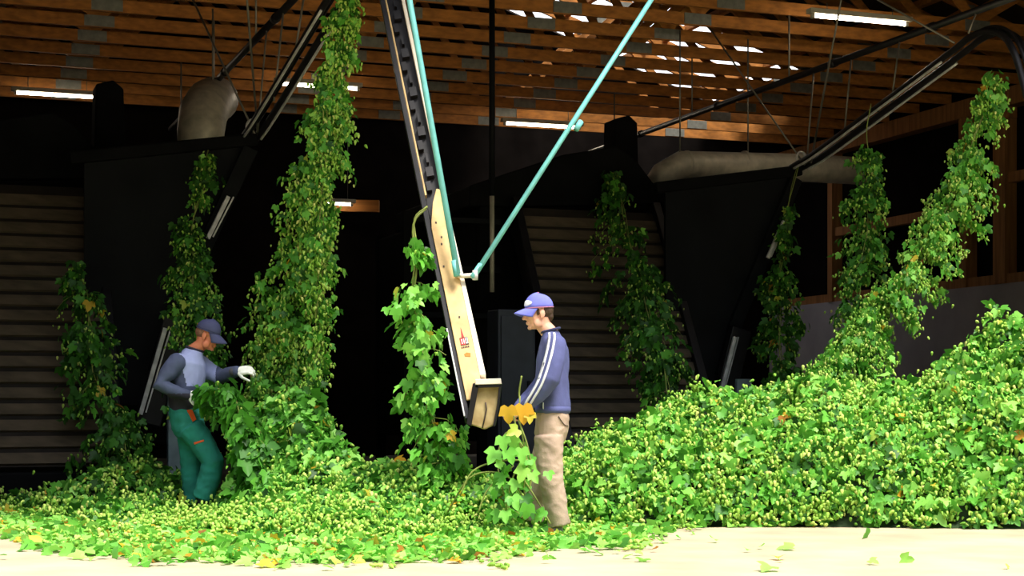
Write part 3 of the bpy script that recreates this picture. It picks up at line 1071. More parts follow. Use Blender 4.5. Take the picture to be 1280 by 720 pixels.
M['glove'] = mat('white_glove', (0.72, 0.73, 0.68, 1), 0.8, var=0.1, scale=30)
M['glove_dark'] = mat('glove_cuff', (0.06, 0.06, 0.07, 1), 0.8, var=0.1)


def head_pieces(mb, T, neck_to):
    """T places the head: +x forward, z up; ears level with the origin"""
    E = lambda c, r: mb.ell(T @ Vector(c), r, T.to_3x3().normalized())
    E((-.014, 0, .035), (.099, .077, .088))
    E((.03, 0, -.02), (.066, .064, .09))
    E((.040, 0, -.082), (.045, .047, .034))
    E((.074, 0, -.101), (.019, .021, .017))
    mb.tube([T @ Vector((.088, 0, .018)), T @ Vector((.100, 0, -.010)), T @ Vector((.117, 0, -.029))], [.009, .0115, .0135], 10, rnd=True)
    E((.098, 0, -.034), (.015, .0185, .010))
    for s in (-1, 1):
        E((.080, s * .027, .024), (.014, .026, .010))
        E((.062, s * .041, -.022), (.026, .021, .026))
        E((-.008, s * .079, -.004), (.021, .010, .033))
        E((.0, s * .077, -.03), (.010, .009, .012))
        E((.02, s * .052, -.07), (.035, .018, .035))
    E((.091, 0, -.062), (.011, .023, .0075))
    E((.089, 0, -.073), (.011, .021, .008))
    mb.tube([T @ Vector((-.025, 0, -.03)), T @ Vector((-.03, 0, -.09)), Vector(neck_to)], [.060, .058, .064], 16, rnd=True)


def face_details(T, parent, brow_mat):
    for s in (-1, 1):
        e = MB().ell(T @ Vector((.0795, s * .030, .004)), (.0125, .0135, .0105), T.to_3x3().normalized()).build('eye', M['eye'], parent)
        MB().ell(T @ Vector((.0900, s * .030, .003)), (.003, .006, .006), T.to_3x3().normalized()).build('iris', M['iris'], e)
        MB().tube([T @ Vector((.094, s * .012, .026)), T @ Vector((.094, s * .03, .031)), T @ Vector((.083, s * .048, .026))], [.004, .005, .003], 6, rnd=True).build('eyebrow', brow_mat, parent)


def cap(T, parent, mat_main, mat_under, brim_len=.085, brim_drop=.035, tilt=0.0):
    Rt = T @ Matrix.Rotation(tilt, 4, 'Y')
    seg, rows = 32, 9
    v, f = [], []
    z0 = .040
    rx, ry, rz = .108, .090, .112
    for i in range(rows):
        t = math.pi / 2 * i / (rows - 1)
        for k in range(seg):
            a = 2 * math.pi * k / seg
            rr = math.cos(t * 0.985)
            bulge = 1 + .05 * math.sin(2 * t)
            v.append(Rt @ Vector((-.008 + rx * rr * bulge * math.cos(a), ry * rr * bulge * math.sin(a), z0 + rz * math.sin(t) * (1 + 0.05 * math.cos(a)))))
    for i in range(rows - 1):
        for k in range(seg):
            k2 = (k + 1) % seg
            f.append((i * seg + k, i * seg + k2, (i + 1) * seg + k2, (i + 1) * seg + k))
    f.append(tuple((rows - 1) * seg + k for k in range(seg)))
    c = MB().add(v, f, 0, True).build('cap', mat_main, parent)
    mo = c.modifiers.new('t', 'SOLIDIFY')
    mo.thickness = .004
    v, f = [], []
    na, nr = 17, 7
    for j in range(nr):
        s = j / (nr - 1)
        for i in range(na):
            a = math.radians(-72 + 144 * i / (na - 1))
            rxx, ryy = rx * 1.0, ry * 1.0
            L = brim_len * math.cos(a * 0.95) ** 0.7 * s
            x = -.008 + rxx * math.cos(a) + L
            y = ryy * math.sin(a) * (1 - .10 * s)
            z = z0 + .004 - brim_drop * s ** 1.2 - .035 * (abs(math.sin(a)) ** 2) * (s + .25)
            v.append(Rt @ Vector((x, y, z)))
    for j in range(nr - 1):
        for i in range(na - 1):
            f.append((j * na + i, j * na + i + 1, (j + 1) * na + i + 1, (j + 1) * na + i))
    b = MB().add(v, f, 0, True).build('brim', mat_main, c)
    mo = b.modifiers.new('t', 'SOLIDIFY')
    mo.thickness = .005
    MB().ell(Rt @ Vector((-.008, 0, z0 + rz + .002)), (.009, .009, .005)).build('button', mat_under, c)
    rim = [Rt @ Vector((-.008 + rx * 1.01 * math.cos(a), ry * 1.01 * math.sin(a), z0 + .002)) for a in np.linspace(0, 2 * math.pi, 33)]
    MB().tube(rim, .004, 5).build('rim_piping', mat_under, c)
    return c, Rt


def hand(mb, Wp, fwd, pal, curl=0.6, size=1.0, thumb=1.0, spread=0.0):
    """wrist point, direction of the fingers, direction the palm faces"""
    fwd = Vector(fwd).normalized()
    pal = Vector(pal)
    pal = (pal - fwd * pal.dot(fwd)).normalized()
    side = fwd.cross(pal) * thumb
    k = size
    Wp = Vector(Wp)
    for o in (-.028, -.010, .010, .028):
        mb.tube([Wp + side * o * .55 * k, Wp + (fwd * .05 + side * o) * k, Wp + (fwd * .092 + side * o) * k], [.017 * k, .0155 * k, .012 * k], 10, rnd=True)
    for o, ln, dl in ((.031, .072, -.004), (.0105, .080, .002), (-.0105, .075, 0), (-.031, .058, -.008)):
        p = Wp + (fwd * (.092 + dl) + side * o) * k
        ang = 0.0
        pts, rd = [p], [.0105 * k]
        for seg_, bend, rr in ((.44, .55, .0098), (.31, .85, .0088), (.25, .6, .0075)):
            ang += bend * curl
            dr = fwd * math.cos(ang) + pal * math.sin(ang) + side * spread * o * 8
            p = p + dr * ln * seg_ * k
            pts.append(p)
            rd.append(rr * k)
        mb.tube(pts, rd, 8, rnd=True)
    p = Wp + (fwd * .022 + side * .026) * k
    d1 = (fwd * .55 + side * .75 + pal * .35).normalized()
    d2 = (fwd * .8 + side * .15 + pal * .65).normalized()
    mb.tube([p, p + d1 * .042 * k, p + d1 * .042 * k + d2 * .034 * k, p + d1 * .042 * k + d2 * .058 * k], [.016 * k, .0125 * k, .011 * k, .009 * k], 8, rnd=True)


def shoe_shape(mb, heel, toe, w=.045, h=.075):
    heel, toe = Vector(heel), Vector(toe)
    d = toe - heel
    L = d.length
    d.normalize()
    s = Vector((-d.y, d.x, 0))
    up = Vector((0, 0, 1))
    rings = []
    for t, ww, hh in ((-.02, .55, .75), (.08, .85, 1.0), (.3, .85, 1.05), (.5, .92, .85), (.7, 1.05, .68), (.88, .95, .55), (1.0, .55, .38)):
        rings.append((heel + d * L * t + up * h * hh * .5, s * w * ww, up * h * hh * .5))
    mb.loft(rings, 16)


# ------------------------------------------------ the man in the blue jacket
k1 = 12.2 / F
R1 = P(690, 668, 12.2)
R1.z = 0
man = thing('person', R1, 'person in blue cap, blue jacket with white sleeve stripes and khaki trousers, holding a bine', 'person', 'workers at the picking machines')


def L1(px, py, y=0.0):
    return Vector((R1.x + (px - 690) * k1, R1.y + y, (668 - py) * k1))


# head faces left, dips a little, turned slightly to the camera
T1 = Matrix.Translation(L1(673, 392, -.01)) @ Matrix.Rotation(math.radians(180 + 15), 4, 'Z') @ Matrix.Rotation(math.radians(5), 4, 'Y')
body = MB()
head_pieces(body, T1, L1(690, 420))
torso1 = [(691, 524, 17, .14), (690, 500, 16, .14), (690, 470, 16.5, .15), (691, 445, 16, .165), (691, 430, 14, .16), (690, 419, 9, .07)]
body.loft([(L1(x, y), (rx * k1, 0, 0), (0, ry, 0)) for x, y, rx, ry in torso1], 20)
WL, WR = L1(657, 508, -.17), L1(648, 511, .05)
for sh, el, wr in (((693, 431, -.165), (687, 474, -.235), WL), ((692, 431, .165), (682, 474, .22), WR)):
    body.tube([L1(*sh), L1(*el), wr], [.05, .04, .028], 12, rnd=True)
hand(body, WL + Vector((-.01, 0, -.01)), (-.85, .15, -.5), (.25, .6, -.5), 1.15, 1.0, -1)
hand(body, WR + Vector((-.01, 0, -.005)), (-.9, -.25, -.35), (.25, -.6, -.5), 1.15, 1.0, 1)
legs1 = [[(688, 536, -.085), (690, 596, -.10), (698, 655, -.10)], [(689, 536, .085), (675, 598, .10), (669, 652, .11)]]
for lg in legs1:
    body.tube([L1(*p) for p in lg], [.075, .052, .038], 12, rnd=True)
    body.ell(L1(lg[2][0] - 6, 662, lg[2][2]), (.06, .035, .03))
skin1 = fuse('body', body, M['skin'], man, 0.0046, 5)
face_details(T1, man, M['hair'])
# hair under the cap
hr = MB()
hr.ell(T1 @ Vector((-.035, 0, .018)), (.082, .080, .070), T1.to_3x3().normalized())
hr.ell(T1 @ Vector((-.075, 0, -.028)), (.036, .058, .040), T1.to_3x3().normalized())
for s in (-1, 1):
    hr.ell(T1 @ Vector((.022, s * .070, .012)), (.012, .009, .030), T1.to_3x3().normalized())
fuse('hair', hr, M['hair'], man, 0.006, 3, wrinkle=.002, wscale=60)
c1, R1t = cap(T1, man, M['cap_blue'], M['cap_trim'], .088, .030, math.radians(-1))
lg_ = MB()
lp_ = [R1t @ Vector((.0965 - .35 * (y_ ** 2) / .05 * .12 - .25 * max(0, z_ - .095), y_, z_)) for y_, z_ in [(.038 * math.cos(a), .094 + .019 * math.sin(a)) for a in np.linspace(0, 2 * math.pi, 20, endpoint=False)]]
fw_ = (R1t.to_3x3() @ Vector((1, 0, 0)))
# embroidered oval badge follows the crown
badge = MB()
bn, br = 20, 4
vv, ff = [], []
for j in range(br + 1):
    for i in range(bn):
        a = 2 * math.pi * i / bn
        y_ = .020 + .046 * math.cos(a) * j / br
        z_ = .038 + .021 * math.sin(a) * j / br
        t_ = math.asin(min(.98, max(0, z_ / .112)))
        rr = math.cos(t_ * .985) * (1 + .05 * math.sin(2 * t_))
        xx = .108 * rr * math.sqrt(max(.05, 1 - (y_ / (.090 * rr)) ** 2))
        vv.append(R1t @ Vector((-.008 + xx + .0035, y_ * 1.02, .040 + z_ * 1.05)))
for j in range(br):
    for i in range(bn):
        i2 = (i + 1) % bn
        ff.append((j * bn + i, j * bn + i2, (j + 1) * bn + i2, (j + 1) * bn + i))
bo = badge.add(vv, ff, 0, True).build('badge', M['stripe'], c1)
mo = bo.modifiers.new('t', 'SOLIDIFY'); mo.thickness = .003
# jacket
jk = MB()
tj = [(691, 517, 20.5, .175), (691, 508, 22.5, .185), (690.5, 492, 21.5, .185), (690, 470, 20.5, .19), (691, 450, 20, .205), (692, 436, 18.5, .205), (691, 426, 15, .175), (689, 419, 11.5, .105), (687.5, 413, 10.5, .078)]
jk.loft([(L1(x, y), (rx * k1, 0, 0), (0, ry, 0)) for x, y, rx, ry in tj], 28)
for sh, mid, el, fo_, wr in (((694, 432, -.175), (692, 452, -.23), (687, 474, -.265), (672, 493, -.225), WL), ((693, 432, .175), (690, 452, .225), (682, 474, .245), (666, 494, .16), WR)):
    jk.tube([L1(*sh), L1(*mid), L1(*el), L1(*fo_), Vector(wr)], [.078, .074, .070, .064, .046], 16, rnd=True)
fuse('jacket', jk, [M['jacket'], M['jacket_dark']], man, 0.009, 5, face_mat=lambda c, n: 1 if c.z > L1(0, 415.5).z else 0, wrinkle=.0065, wscale=8)
# knitted collar, two sleeve stripes, hem and chest mark
cl = MB()
cl.tube([L1(688 + 11.5 * math.cos(a), 413 - 3.0 * math.cos(a), .080 * math.sin(a)) for a in np.linspace(0, 2 * math.pi, 25)], .010, 8)
cl.build('collar', M['jacket_dark'], man)
hm = MB()
hm.loft([(L1(691, y), (rx * k1, 0, 0), (0, ry, 0)) for y, rx, ry in ((516, 21.4, .182), (513, 22.6, .19), (508, 22.4, .188))], 28)
hm.build('hem_band', M['jacket'], man)
import_bvh = __import__('mathutils.bvhtree', fromlist=['BVHTree']).BVHTree
jm = [o for o in man.children if o.name.startswith('jacket')][0].data
jb = import_bvh.FromPolygons([v.co[:] for v in jm.vertices], [tuple(p.vertices) for p in jm.polygons])


def ribbon(pix, half, name, m, parent, tree, y0=-1.2, lift=.004):
    """a strip laid on the cloth, cast from the camera's side"""
    vs_, fs = [], []
    pts = spline([(x, y, 0) for x, y in pix], 40)
    for i, p in enumerate(pts):
        t = pts[min(i + 1, 39)] - pts[max(i - 1, 0)]
        nx, ny = -t[1], t[0]
        l = math.hypot(nx, ny)
        for s in (-1, 1):
            q = L1(p[0] + s * nx / l * half, p[1] + s * ny / l * half, y0)
            hit = tree.ray_cast(q, Vector((0, 1, 0)))
            h = hit[0] + hit[1] * lift if hit[0] else None
            vs_.append(h if h is not None else (vs_[-2] if len(vs_) > 1 else q))
    for i in range(39):
        fs.append((i * 2, i * 2 + 1, i * 2 + 3, i * 2 + 2))
    o = MB().add(vs_, fs, 0, True).build(name, m, parent)
    mo_ = o.modifiers.new('t', 'SOLIDIFY')
    mo_.thickness = .003
    return o


ribbon([(686.5, 417), (686, 427), (681, 450), (672, 478), (656, 506)], 1.25, 'sleeve_stripe', M['stripe'], man, jb)
ribbon([(692, 417), (692, 427), (687, 450), (677, 480), (661, 507)], 1.25, 'sleeve_stripe', M['stripe'], man, jb)
ribbon([(664, 446), (666, 447), (667, 450)], 1.3, 'chest_mark', M['stripe'], man, jb)
ribbon([(679, 503), (679, 508), (679.5, 512)], .6, 'zip_tag', M['stripe'], man, jb)
# trousers
tr = MB()
tr.loft([(L1(x, y), (rx * k1, 0, 0), (0, ry, 0)) for x, y, rx, ry in ((691, 508, 19, .165), (691, 522, 21, .178), (689, 540, 20.5, .178), (688, 552, 17, .165))], 24)
tr.tube([L1(686, 545, -.088), L1(687, 575, -.095), L1(688.5, 602, -.10), L1(694, 630, -.10), L1(699, 656, -.10)], [.106, .097, .092, .086, .082], 18, rnd=False)
tr.tube([L1(686, 545, .088), L1(681, 575, .095), L1(675, 602, .10), L1(668, 630, .11), L1(666, 652, .11)], [.10, .092, .088, .084, .08], 18, rnd=False)
fuse('trousers', tr, M['khaki'], man, 0.009, 4, wrinkle=.010, wscale=7.5, stretch=(1, 1, 1.25))
tm = [o for o in man.children if o.name.startswith('trousers')][0].data
tb = import_bvh.FromPolygons([v.co[:] for v in tm.vertices], [tuple(p.vertices) for p in tm.polygons])
ribbon([(697, 520), (704, 530), (709, 532)], .5, 'pocket_seam', M['ink'], man, tb, lift=.002)
for s, (hx, hy, tx, ty) in ((0, (702, -.10, 678, -.13)), (1, (674, .11, 650, .09))):
    sm = MB()
    shoe_shape(sm, Vector((L1(hx, 668).x, R1.y + hy, 0)), Vector((L1(tx, 668).x, R1.y + ty, 0)), .048, .085)
    so = fuse('shoe', sm, M['shoe'], man, .006, 2)
    so2 = MB()
    a_, b_ = Vector((L1(hx + 1, 668).x, R1.y + hy, .008)), Vector((L1(tx - 1, 668).x, R1.y + ty, .008))
    so2.beam(a_, b_, .085, .016)
    so2.build('sole', M['boot'], so, .005)

# ------------------------------------------------ the stooping man in green trousers
k2 = 14.4 / F
R2 = P(245, 642, 14.4)
R2.z = 0
man2 = thing('person', R2, 'person in navy cap, grey and lilac pullover, green work trousers and white gloves, pulling bines', 'person', 'workers at the picking machines')


def L2(px, py, y=0.0):
    return Vector((R2.x + (px - 245) * k2, R2.y + y, (642 - py) * k2))


T2 = Matrix.Translation(L2(259.5, 419.5, -.01)) @ Matrix.Rotation(math.radians(-4), 4, 'Z') @ Matrix.Rotation(math.radians(17), 4, 'Y')
body = MB()
head_pieces(body, T2, L2(240, 440))
t2 = [(232, 525, 15, .14), (231, 505, 15, .14), (232, 485, 15.5, .15), (234, 465, 16, .165), (237, 450, 14, .15), (240, 441, 9, .07)]
body.loft([(L2(x, y), (rx * k2, 0, 0), (0, ry, 0)) for x, y, rx, ry in t2], 20)
W2R, W2L = L2(241, 494, -.24), L2(298, 464, -.10)
for sh, el, wr in (((226, 452, -.17), (208, 481, -.25), W2R), ((244, 452, .165), (272, 469, .10), W2L)):
    body.tube([L2(*sh), L2(*el), wr], [.05, .04, .028], 12, rnd=True)
hand(body, W2R, (.9, .1, -.05), (.1, .8, -.4), .9, 1.0, -1)
hand(body, W2L, (.85, -.1, .1), (.1, .6, -.5), .9, 1.0, -1)
legs2 = [[(240, 532, -.09), (270, 576, -.11), (257, 630, -.10)], [(234, 534, .085), (235, 582, .10), (238, 632, .10)]]
for lg in legs2:
    body.tube([L2(*p) for p in lg], [.075, .052, .038], 12, rnd=True)
fuse('body', body, M['skin_red'], man2, 0.0046, 5)
face_details(T2, man2, M['hair_grey'])
hr = MB()
hr.ell(T2 @ Vector((-.035, 0, .022)), (.081, .0785, .068), T2.to_3x3().normalized())
fuse('hair', hr, M['hair_grey'], man2, 0.006, 3)
cap(T2, man2, M['cap_navy'], M['cap_navy'], .092, .045, math.radians(4))
# gloves
for nm_, Wp, fw, pl, th in (('glove', W2R, (.9, .1, -.05), (.1, .8, -.4), -1), ('glove', W2L, (.85, -.1, .1), (.1, .6, -.5), -1)):
    gm = MB()
    hand(gm, Wp, fw, pl, .9, 1.16, th)
    fd = Vector(fw).normalized()
    gm.tube([Vector(Wp) - fd * .03, Vector(Wp) + fd * .03], [.040, .036], 12, rnd=True)
    gx_ = Vector(Wp)
    fuse(nm_, gm, [M['glove'], M['glove_dark']], man2, .0046, 2, face_mat=lambda c, n, gx_=gx_, fd=fd: 1 if (c - gx_).dot(fd) < .015 else 0)
# pullover: slate sleeves and shoulders, lilac chest, dark waist
pv = MB()
tp2 = [(231, 516, 19, .175), (231, 505, 20, .182), (231.5, 488, 20.5, .185), (234, 466, 22, .195), (237, 452, 19.5, .195), (239.5, 444, 14, .15), (243, 437, 10.5, .085)]
pv.loft([(L2(x, y), (rx * k2, 0, -.25 * rx * k2), (0, ry, 0)) for x, y, rx, ry in tp2], 28)
for sh, mid, el, fo_, wr in (((227, 453, -.18), (216, 468, -.235), (208, 481, -.265), (225, 489, -.26), W2R), ((244, 453, .175), (258, 463, .15), (272, 470, .12), (286, 467, .0), W2L)):
    pv.tube([L2(*sh), L2(*mid), L2(*el), L2(*fo_), Vector(wr)], [.082, .074, .068, .058, .045], 16, rnd=True)


def pull_mat(c, n):
    px = 245 + (c.x - R2.x) / k2
    py = 642 - c.z / k2
    y = c.y - R2.y
    if py > 492: return 2
    if 226 < px < 268 and y < .16 and py > 434 and px > 228 + (py - 434) * .22 and py < 482 and px > 222 + (y + .2) * 20:
        if y > -.205: return 1
    return 0


fuse('pullover', pv, [M['slate'], M['lilac'], M['ink_blue']], man2, 0.009, 5, face_mat=pull_mat, wrinkle=.007, wscale=8)
cl = MB()
cl.tube([L2(243.5 + 10.5 * math.cos(a), 436 + 3.2 * math.cos(a), .083 * math.sin(a)) for a in np.linspace(0, 2 * math.pi, 25)], .011, 8)
cl.build('collar', M['ink_blue'], man2)
tr = MB()
tr.loft([(L2(x, y), (rx * k2, 0, 0), (0, ry, 0)) for x, y, rx, ry in ((231, 506, 18.5, .168), (233, 520, 20.5, .185), (236, 536, 20.5, .185), (238, 547, 16, .165))], 24)
tr.tube([L2(241, 534, -.09), L2(256, 555, -.10), L2(269, 576, -.115), L2(264, 600, -.11), L2(256, 622, -.10)], [.122, .108, .098, .098, .092], 18)
tr.tube([L2(234, 537, .085), L2(235, 560, .095), L2(236, 582, .10), L2(237, 605, .10), L2(239, 632, .10)], [.11, .098, .092, .088, .080], 18)
fuse('trousers', tr, M['teal'], man2, 0.009, 4, wrinkle=.009, wscale=7.5, stretch=(1, 1, 1.25))
tm = [o for o in man2.children if o.name.startswith('trousers')][0].data
tb2 = import_bvh.FromPolygons([v.co[:] for v in tm.vertices], [tuple(p.vertices) for p in tm.polygons])


def patch2(pix, name, m):
    vs_ = []
    for x, y in pix:
        q = L2(x, y, -1.2)
        h = tb2.ray_cast(q, Vector((0, 1, 0)))
        vs_.append((h[0] + Vector((0, -.008, 0))) if h[0] else q + Vector((0, 1.05, 0)))
    o = MB().add(vs_, [tuple(range(len(vs_)))], 0).build(name, m, man2)
    mo_ = o.modifiers.new('t', 'SOLIDIFY')
    mo_.thickness = .006
    mo_.offset = 0


patch2([(238.5, 512), (244, 511.5), (249, 524), (245.5, 526.5)], 'pocket_flap', M['orange'])
patch2([(248, 552), (260, 548.5), (260.5, 550.5), (249, 554.5)], 'label_tab', M['orange'])
for hx, hy, tx, ty, hz in ((250, -.10, 282, -.13, .0), (233, .10, 264, .08, .0)):
    sm = MB()
    h_ = Vector((L2(hx, 642).x, R2.y + hy, 0))
    t_ = Vector((L2(tx, 642).x, R2.y + ty, 0))
    shoe_shape(sm, h_, t_, .052, .10)
    sm.tube([h_ + (t_ - h_) * .18 + Vector((0, 0, .05)), h_ + (t_ - h_) * .14 + Vector((0, 0, .2))], [.052, .056], 14)
    so = fuse('boot', sm, M['boot'], man2, .007, 2)
    MB().beam(h_ + Vector((-.01, 0, .01)), t_ + Vector((.0, 0, .01)), .095, .02).build('sole', M['boot'], so, .005)

# ================================================================== HOP BINES AND HEAPS
V = lambda x, y, d: tuple(P(x, y, d))
bine('hop_bine', 'tallest leafy bine hanging full length beside the stooping man, covered in cones',
     [V(433, -32, 14.5), V(428, 40, 14.5), V(412, 130, 14.6), V(395, 210, 14.6), V(374, 300, 14.75), V(354, 390, 14.95), V(342, 470, 14.95), V(336, 560, 14.5)],
     [.07, .12, .20, .29, .34, .37, .38, .40], 175, 17, 44, .088, .52, .01)
bine('hop_bine', 'narrow side bine trailing down the right edge of the tallest hanging bine',
     [V(408, 120, 14.4), V(404, 200, 14.4), V(402, 300, 14.4), V(398, 380, 14.4), V(396, 450, 14.4), V(388, 490, 14.3)],
     [.12, .14, .14, .12, .08, .05], 46, 9, 26, .08, .5, .01)
bine('hop_bine', 'bare topped bine hanging from the cream loading arm, broad pale leaves, one yellow leaf',
     [V(531, 258, 12.65), V(521, 275, 12.62), V(518, 315, 12.6), V(519, 360, 12.6), V(527, 420, 12.6), V(535, 480, 12.6), V(545, 540, 12.6), V(560, 600, 12.6)],
     [.03, .05, .10, .19, .23, .23, .22, .24], 58, 12, 1.2, .105, .66, .02, bare=.24, stem_r=.009)
bine('hop_bine', 'bright bine slanting from under the curved rail down to the long green heap',
     [V(1243, 95, 16.6), V(1232, 135, 16.6), V(1205, 210, 16.4), V(1165, 290, 16.2), V(1110, 370, 16.0), V(1060, 430, 15.7), V(1012, 488, 15.3), V(985, 530, 15.0)],
     [.06, .16, .30, .34, .36, .38, .36, .4], 150, 16, 42, .092, .60, .01)
bine('hop_bine', 'dim bine on a bare stalk hanging below the middle of the curved rail',
     [V(1087, 130, 17.6), V(1085, 185, 17.6), V(1085, 230, 17.5), V(1082, 290, 17.4), V(1076, 350, 17.3), V(1060, 430, 16.8)],
     [.02, .12, .24, .28, .26, .3], 66, 14, 16, .092, .40, .01, bare=.12)  # lowered leaf tint paints in the dimness under the roof
bine('hop_bine', 'shaded bine hanging against the side sheet, right of its bright steel strip',
     [V(996, 208, 19.9), V(980, 300, 19.6), V(974, 370, 19.4), V(976, 430, 19.1), V(976, 520, 18.6)],
     [.03, .18, .33, .31, .33], 62, 12, 8, .11, .26, .03)  # low leaf tint stands in for the shade by the sheet
bine('hop_bine', 'dark bine hanging over the slatted apron behind the man in blue jacket',
     [V(768, 215, 20.0), V(785, 290, 19.3), V(803, 360, 18.6), V(822, 430, 17.8), V(838, 500, 17.4), V(848, 540, 17.1)],
     [.30, .42, .44, .42, .38, .4], 100, 13, 12, .115, .22, .01)  # dark leaf tint imitates the shade deep in the barn
bine('hop_bine', 'dim bine hanging directly behind the cap of the stooping man',
     [V(262, 188, 17.2), V(252, 235, 16.9), V(240, 300, 16.5), V(242, 360, 16.1), V(248, 430, 15.8), V(248, 500, 15.6)],
     [.05, .12, .22, .27, .27, .28], 100, 14, 16, .092, .30, .01)  # leaf tint lowered to paint in interior shade
bine('hop_bine', 'dark bine low against the slatted apron behind the stooping man',
     [V(100, 330, 16.4), V(112, 400, 16.2), V(120, 470, 16.0), V(148, 540, 15.7), V(175, 600, 15.3)],
     [.22, .32, .36, .42, .5], 95, 13, 10, .11, .24, .01)  # shade put into the leaf colour by a low tint
# bunch in the arms of the stooping man
bine('hop_bine', 'leafy bine bundle held by the stooping man in white gloves',
     [V(256, 492, 14.12), V(268, 486, 14.08), V(284, 490, 14.05), V(300, 515, 14.0), V(318, 550, 13.95), V(328, 580, 13.9), V(335, 615, 13.85)],
     [.02, .08, .13, .17, .2, .22, .25], 60, 12, 2, .15, .45, .0, droop=1.0)
# bine held by the man in blue
root = thing('hop_bine', P(648, 650, 11.95), 'bare stalked bine with orange yellow leaves held by the man in blue jacket', 'hop bine')
st = MB()
for pts in ([(650, 495, 11.93), (649, 520, 11.92), (654, 550, 11.92), (659, 580, 11.9), (655, 610, 11.9), (660, 650, 11.9)],
            [(641, 512, 12.0), (646, 540, 11.95), (652, 570, 11.92), (640, 600, 11.9), (632, 640, 11.9)],
            [(655, 600, 11.9), (668, 620, 11.88), (680, 640, 11.88), (688, 655, 11.88)],
            [(660, 575, 11.9), (620, 577, 11.9), (590, 590, 11.9), (575, 620, 11.9)],
            [(642, 582, 11.9), (610, 612, 11.9), (598, 640, 11.9)],
            [(663, 640, 11.92), (640, 600, 11.9), (612, 590, 11.95), (584, 600, 12.0), (560, 640, 12.1)],
            [(655, 560, 11.9), (640, 540, 11.95), (628, 548, 12.0), (622, 580, 12.0), (630, 620, 11.95)],
            [(648, 525, 11.92), (660, 560, 11.9), (664, 600, 11.9), (650, 640, 11.9)],
            [(652, 470, 11.9), (649, 490, 11.93), (650, 500, 11.93)]):
    st.tube([Vector(p) for p in spline([V(*p) for p in pts], 16)], .0065, 6)
st.build('stem', M['stem'], root)
lf = Foliage()
spec = [(635, 508, .135, .968), (654, 506, .15, .975), (648, 536, .11, .93), (664, 516, .09, .95), (640, 545, .11, .9), (628, 545, .12, .8), (620, 562, .13, .8), (652, 560, .12, .86), (660, 575, .13, .9), (655, 585, .12, .91), (634, 562, .12, .75), (645, 600, .1, .85), (665, 590, .1, .9), (625, 590, .12, .7), (640, 620, .12, .8), (660, 630, .12, .75), (678, 640, .11, .8)]
ps = np.array([V(x, y, 11.86 + .05 * ((i * 13) % 5 - 2) * .4) for i, (x, y, s_, t_) in enumerate(spec)])
n = len(spec)
lf.leaves(ps, np.array((0, -.1, -1.0)) + rng.normal(0, .35, (n, 3)), np.array((0, -1.0, .3)) + rng.normal(0, .25, (n, 3)), np.array([s_[2] for s_ in spec]), np.array([s_[3] for s_ in spec]))
k = 34
ps = np.array([V(rng.normal(636, 20), rng.uniform(545, 650), 11.9 + rng.normal(0, .06)) for _ in range(k)])
lf.leaves(ps, np.array((0, -.2, -1.0)) + rng.normal(0, .5, (k, 3)), np.array((0, -1.0, .4)) + rng.normal(0, .5, (k, 3)), rng.uniform(.05, .11, k), tints(k, .68, .15, .05))
lf.build('leaves', [M['leaf']], root)


# --- the long green heap along the right
HX = [.35, .52, 1.1, 1.8, 2.5, 3.2, 3.7, 4.1, 4.43, 5.0, 5.3, 5.5]
HZ = [.05, .45, .78, .93, 1.02, 1.02, 1.08, 1.26, 1.42, 1.5, 1.2, .2]
FX = [.35, 1.0, 1.8, 2.6, 3.6, 4.4, 6.8]
FY = [12.9, 12.75, 12.95, 12.9, 12.75, 12.7, 12.6]


def h_right(X, Y):
    hc = np.interp(X, HX, HZ)
    s = (Y - np.interp(X, FX, FY)) / 1.25
    front = np.sin(np.clip(s, 0, 1) * math.pi / 2) ** 0.68
    back = np.clip((2.9 - s) / 1.6, 0, 1)
    return hc * front * np.minimum(1, back)


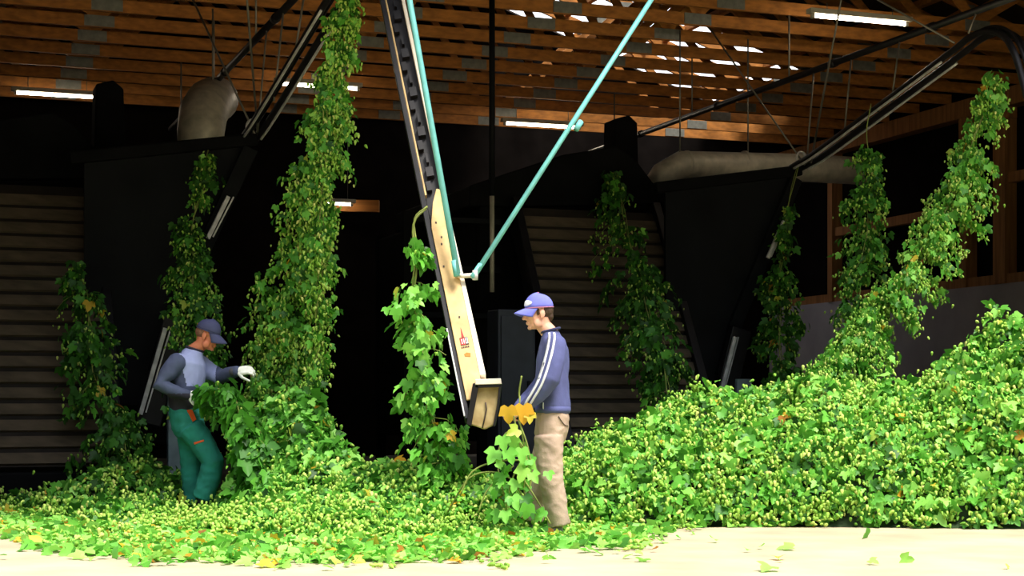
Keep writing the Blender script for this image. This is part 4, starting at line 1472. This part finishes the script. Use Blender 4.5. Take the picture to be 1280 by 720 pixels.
heap('bine_heap', 'long tall heap of bright green hop bines and cones before the concrete wall', 'hop heap', h_right, .3, 5.5, 12.4, 15.9, .06, 18000, 30000, .105, .66, .012, .10)


# --- the heap between the two men
def gs(X, Y, x, y, sx, sy, h):
    return h * np.exp(-((X - x) / sx) ** 2 - ((Y - y) / sy) ** 2)


def h_mid(X, Y):
    return (gs(X, Y, -1.92, 14.35, .42, .5, 1.0) + gs(X, Y, -1.45, 13.6, .5, .6, .48) + gs(X, Y, -.85, 13.0, .45, .5, .40) + gs(X, Y, -.25, 12.8, .4, .45, .32)
            + gs(X, Y, -2.3, 12.7, .9, .45, .06) + gs(X, Y, -1.3, 12.2, .9, .5, .14) - .03)


heap('bine_heap', 'heap of leafy bines and pale cones on the ground between the two men', 'hop heap', h_mid, -3.6, .35, 11.4, 15.4, .06, 12000, 9000, .11, .60, .02, .08, cone_w=lambda X, Y, H: 1 + 2.5 * (Y < 13.4))


def h_left(X, Y):
    return gs(X, Y, -3.35, 15.0, .7, .6, .36) + gs(X, Y, -4.3, 14.7, .8, .4, .10) + gs(X, Y, -3.2, 13.7, .7, .6, .12) - .02


heap('bine_heap', 'low dim heap of bines at the foot of the slatted apron behind the stooping man', 'hop heap', h_left, -5.0, -2.4, 12.8, 16.0, .06, 2600, 2500, .10, .40, .02, .06)  # lower leaf tint paints in the shade at the apron's foot


# --- litter of leaves and cones spread over the yard
def h_lit(X, Y):
    return np.full_like(X, .02)


def w_lit(X, Y, H):
    px = 640 + X / Y * F
    py = 500 + F / Y
    edge = np.interp(px, [-50, 0, 60, 200, 330, 450, 560, 650, 720, 800, 850], [655, 665, 690, 700, 704, 702, 700, 690, 682, 684, 676])
    w_ = 1 / (1 + np.exp((py - edge) / 3.0))
    w_ *= 1 / (1 + np.exp((px - 800) / 18))
    return w_ * (0.4 + 0.9 * (py > 640)) + 0.004


heap('fallen_leaves', 'carpet of fallen hop leaves and cones on the pale concrete at the feet of both men', 'leaf litter', h_lit, -4.6, 3.6, 9.6, 14.6, .08, 10500, 2500, .11, .84, .13, .03, weight=w_lit, cone_w=w_lit)  # pale base tint paints the yard's glare into the leaves
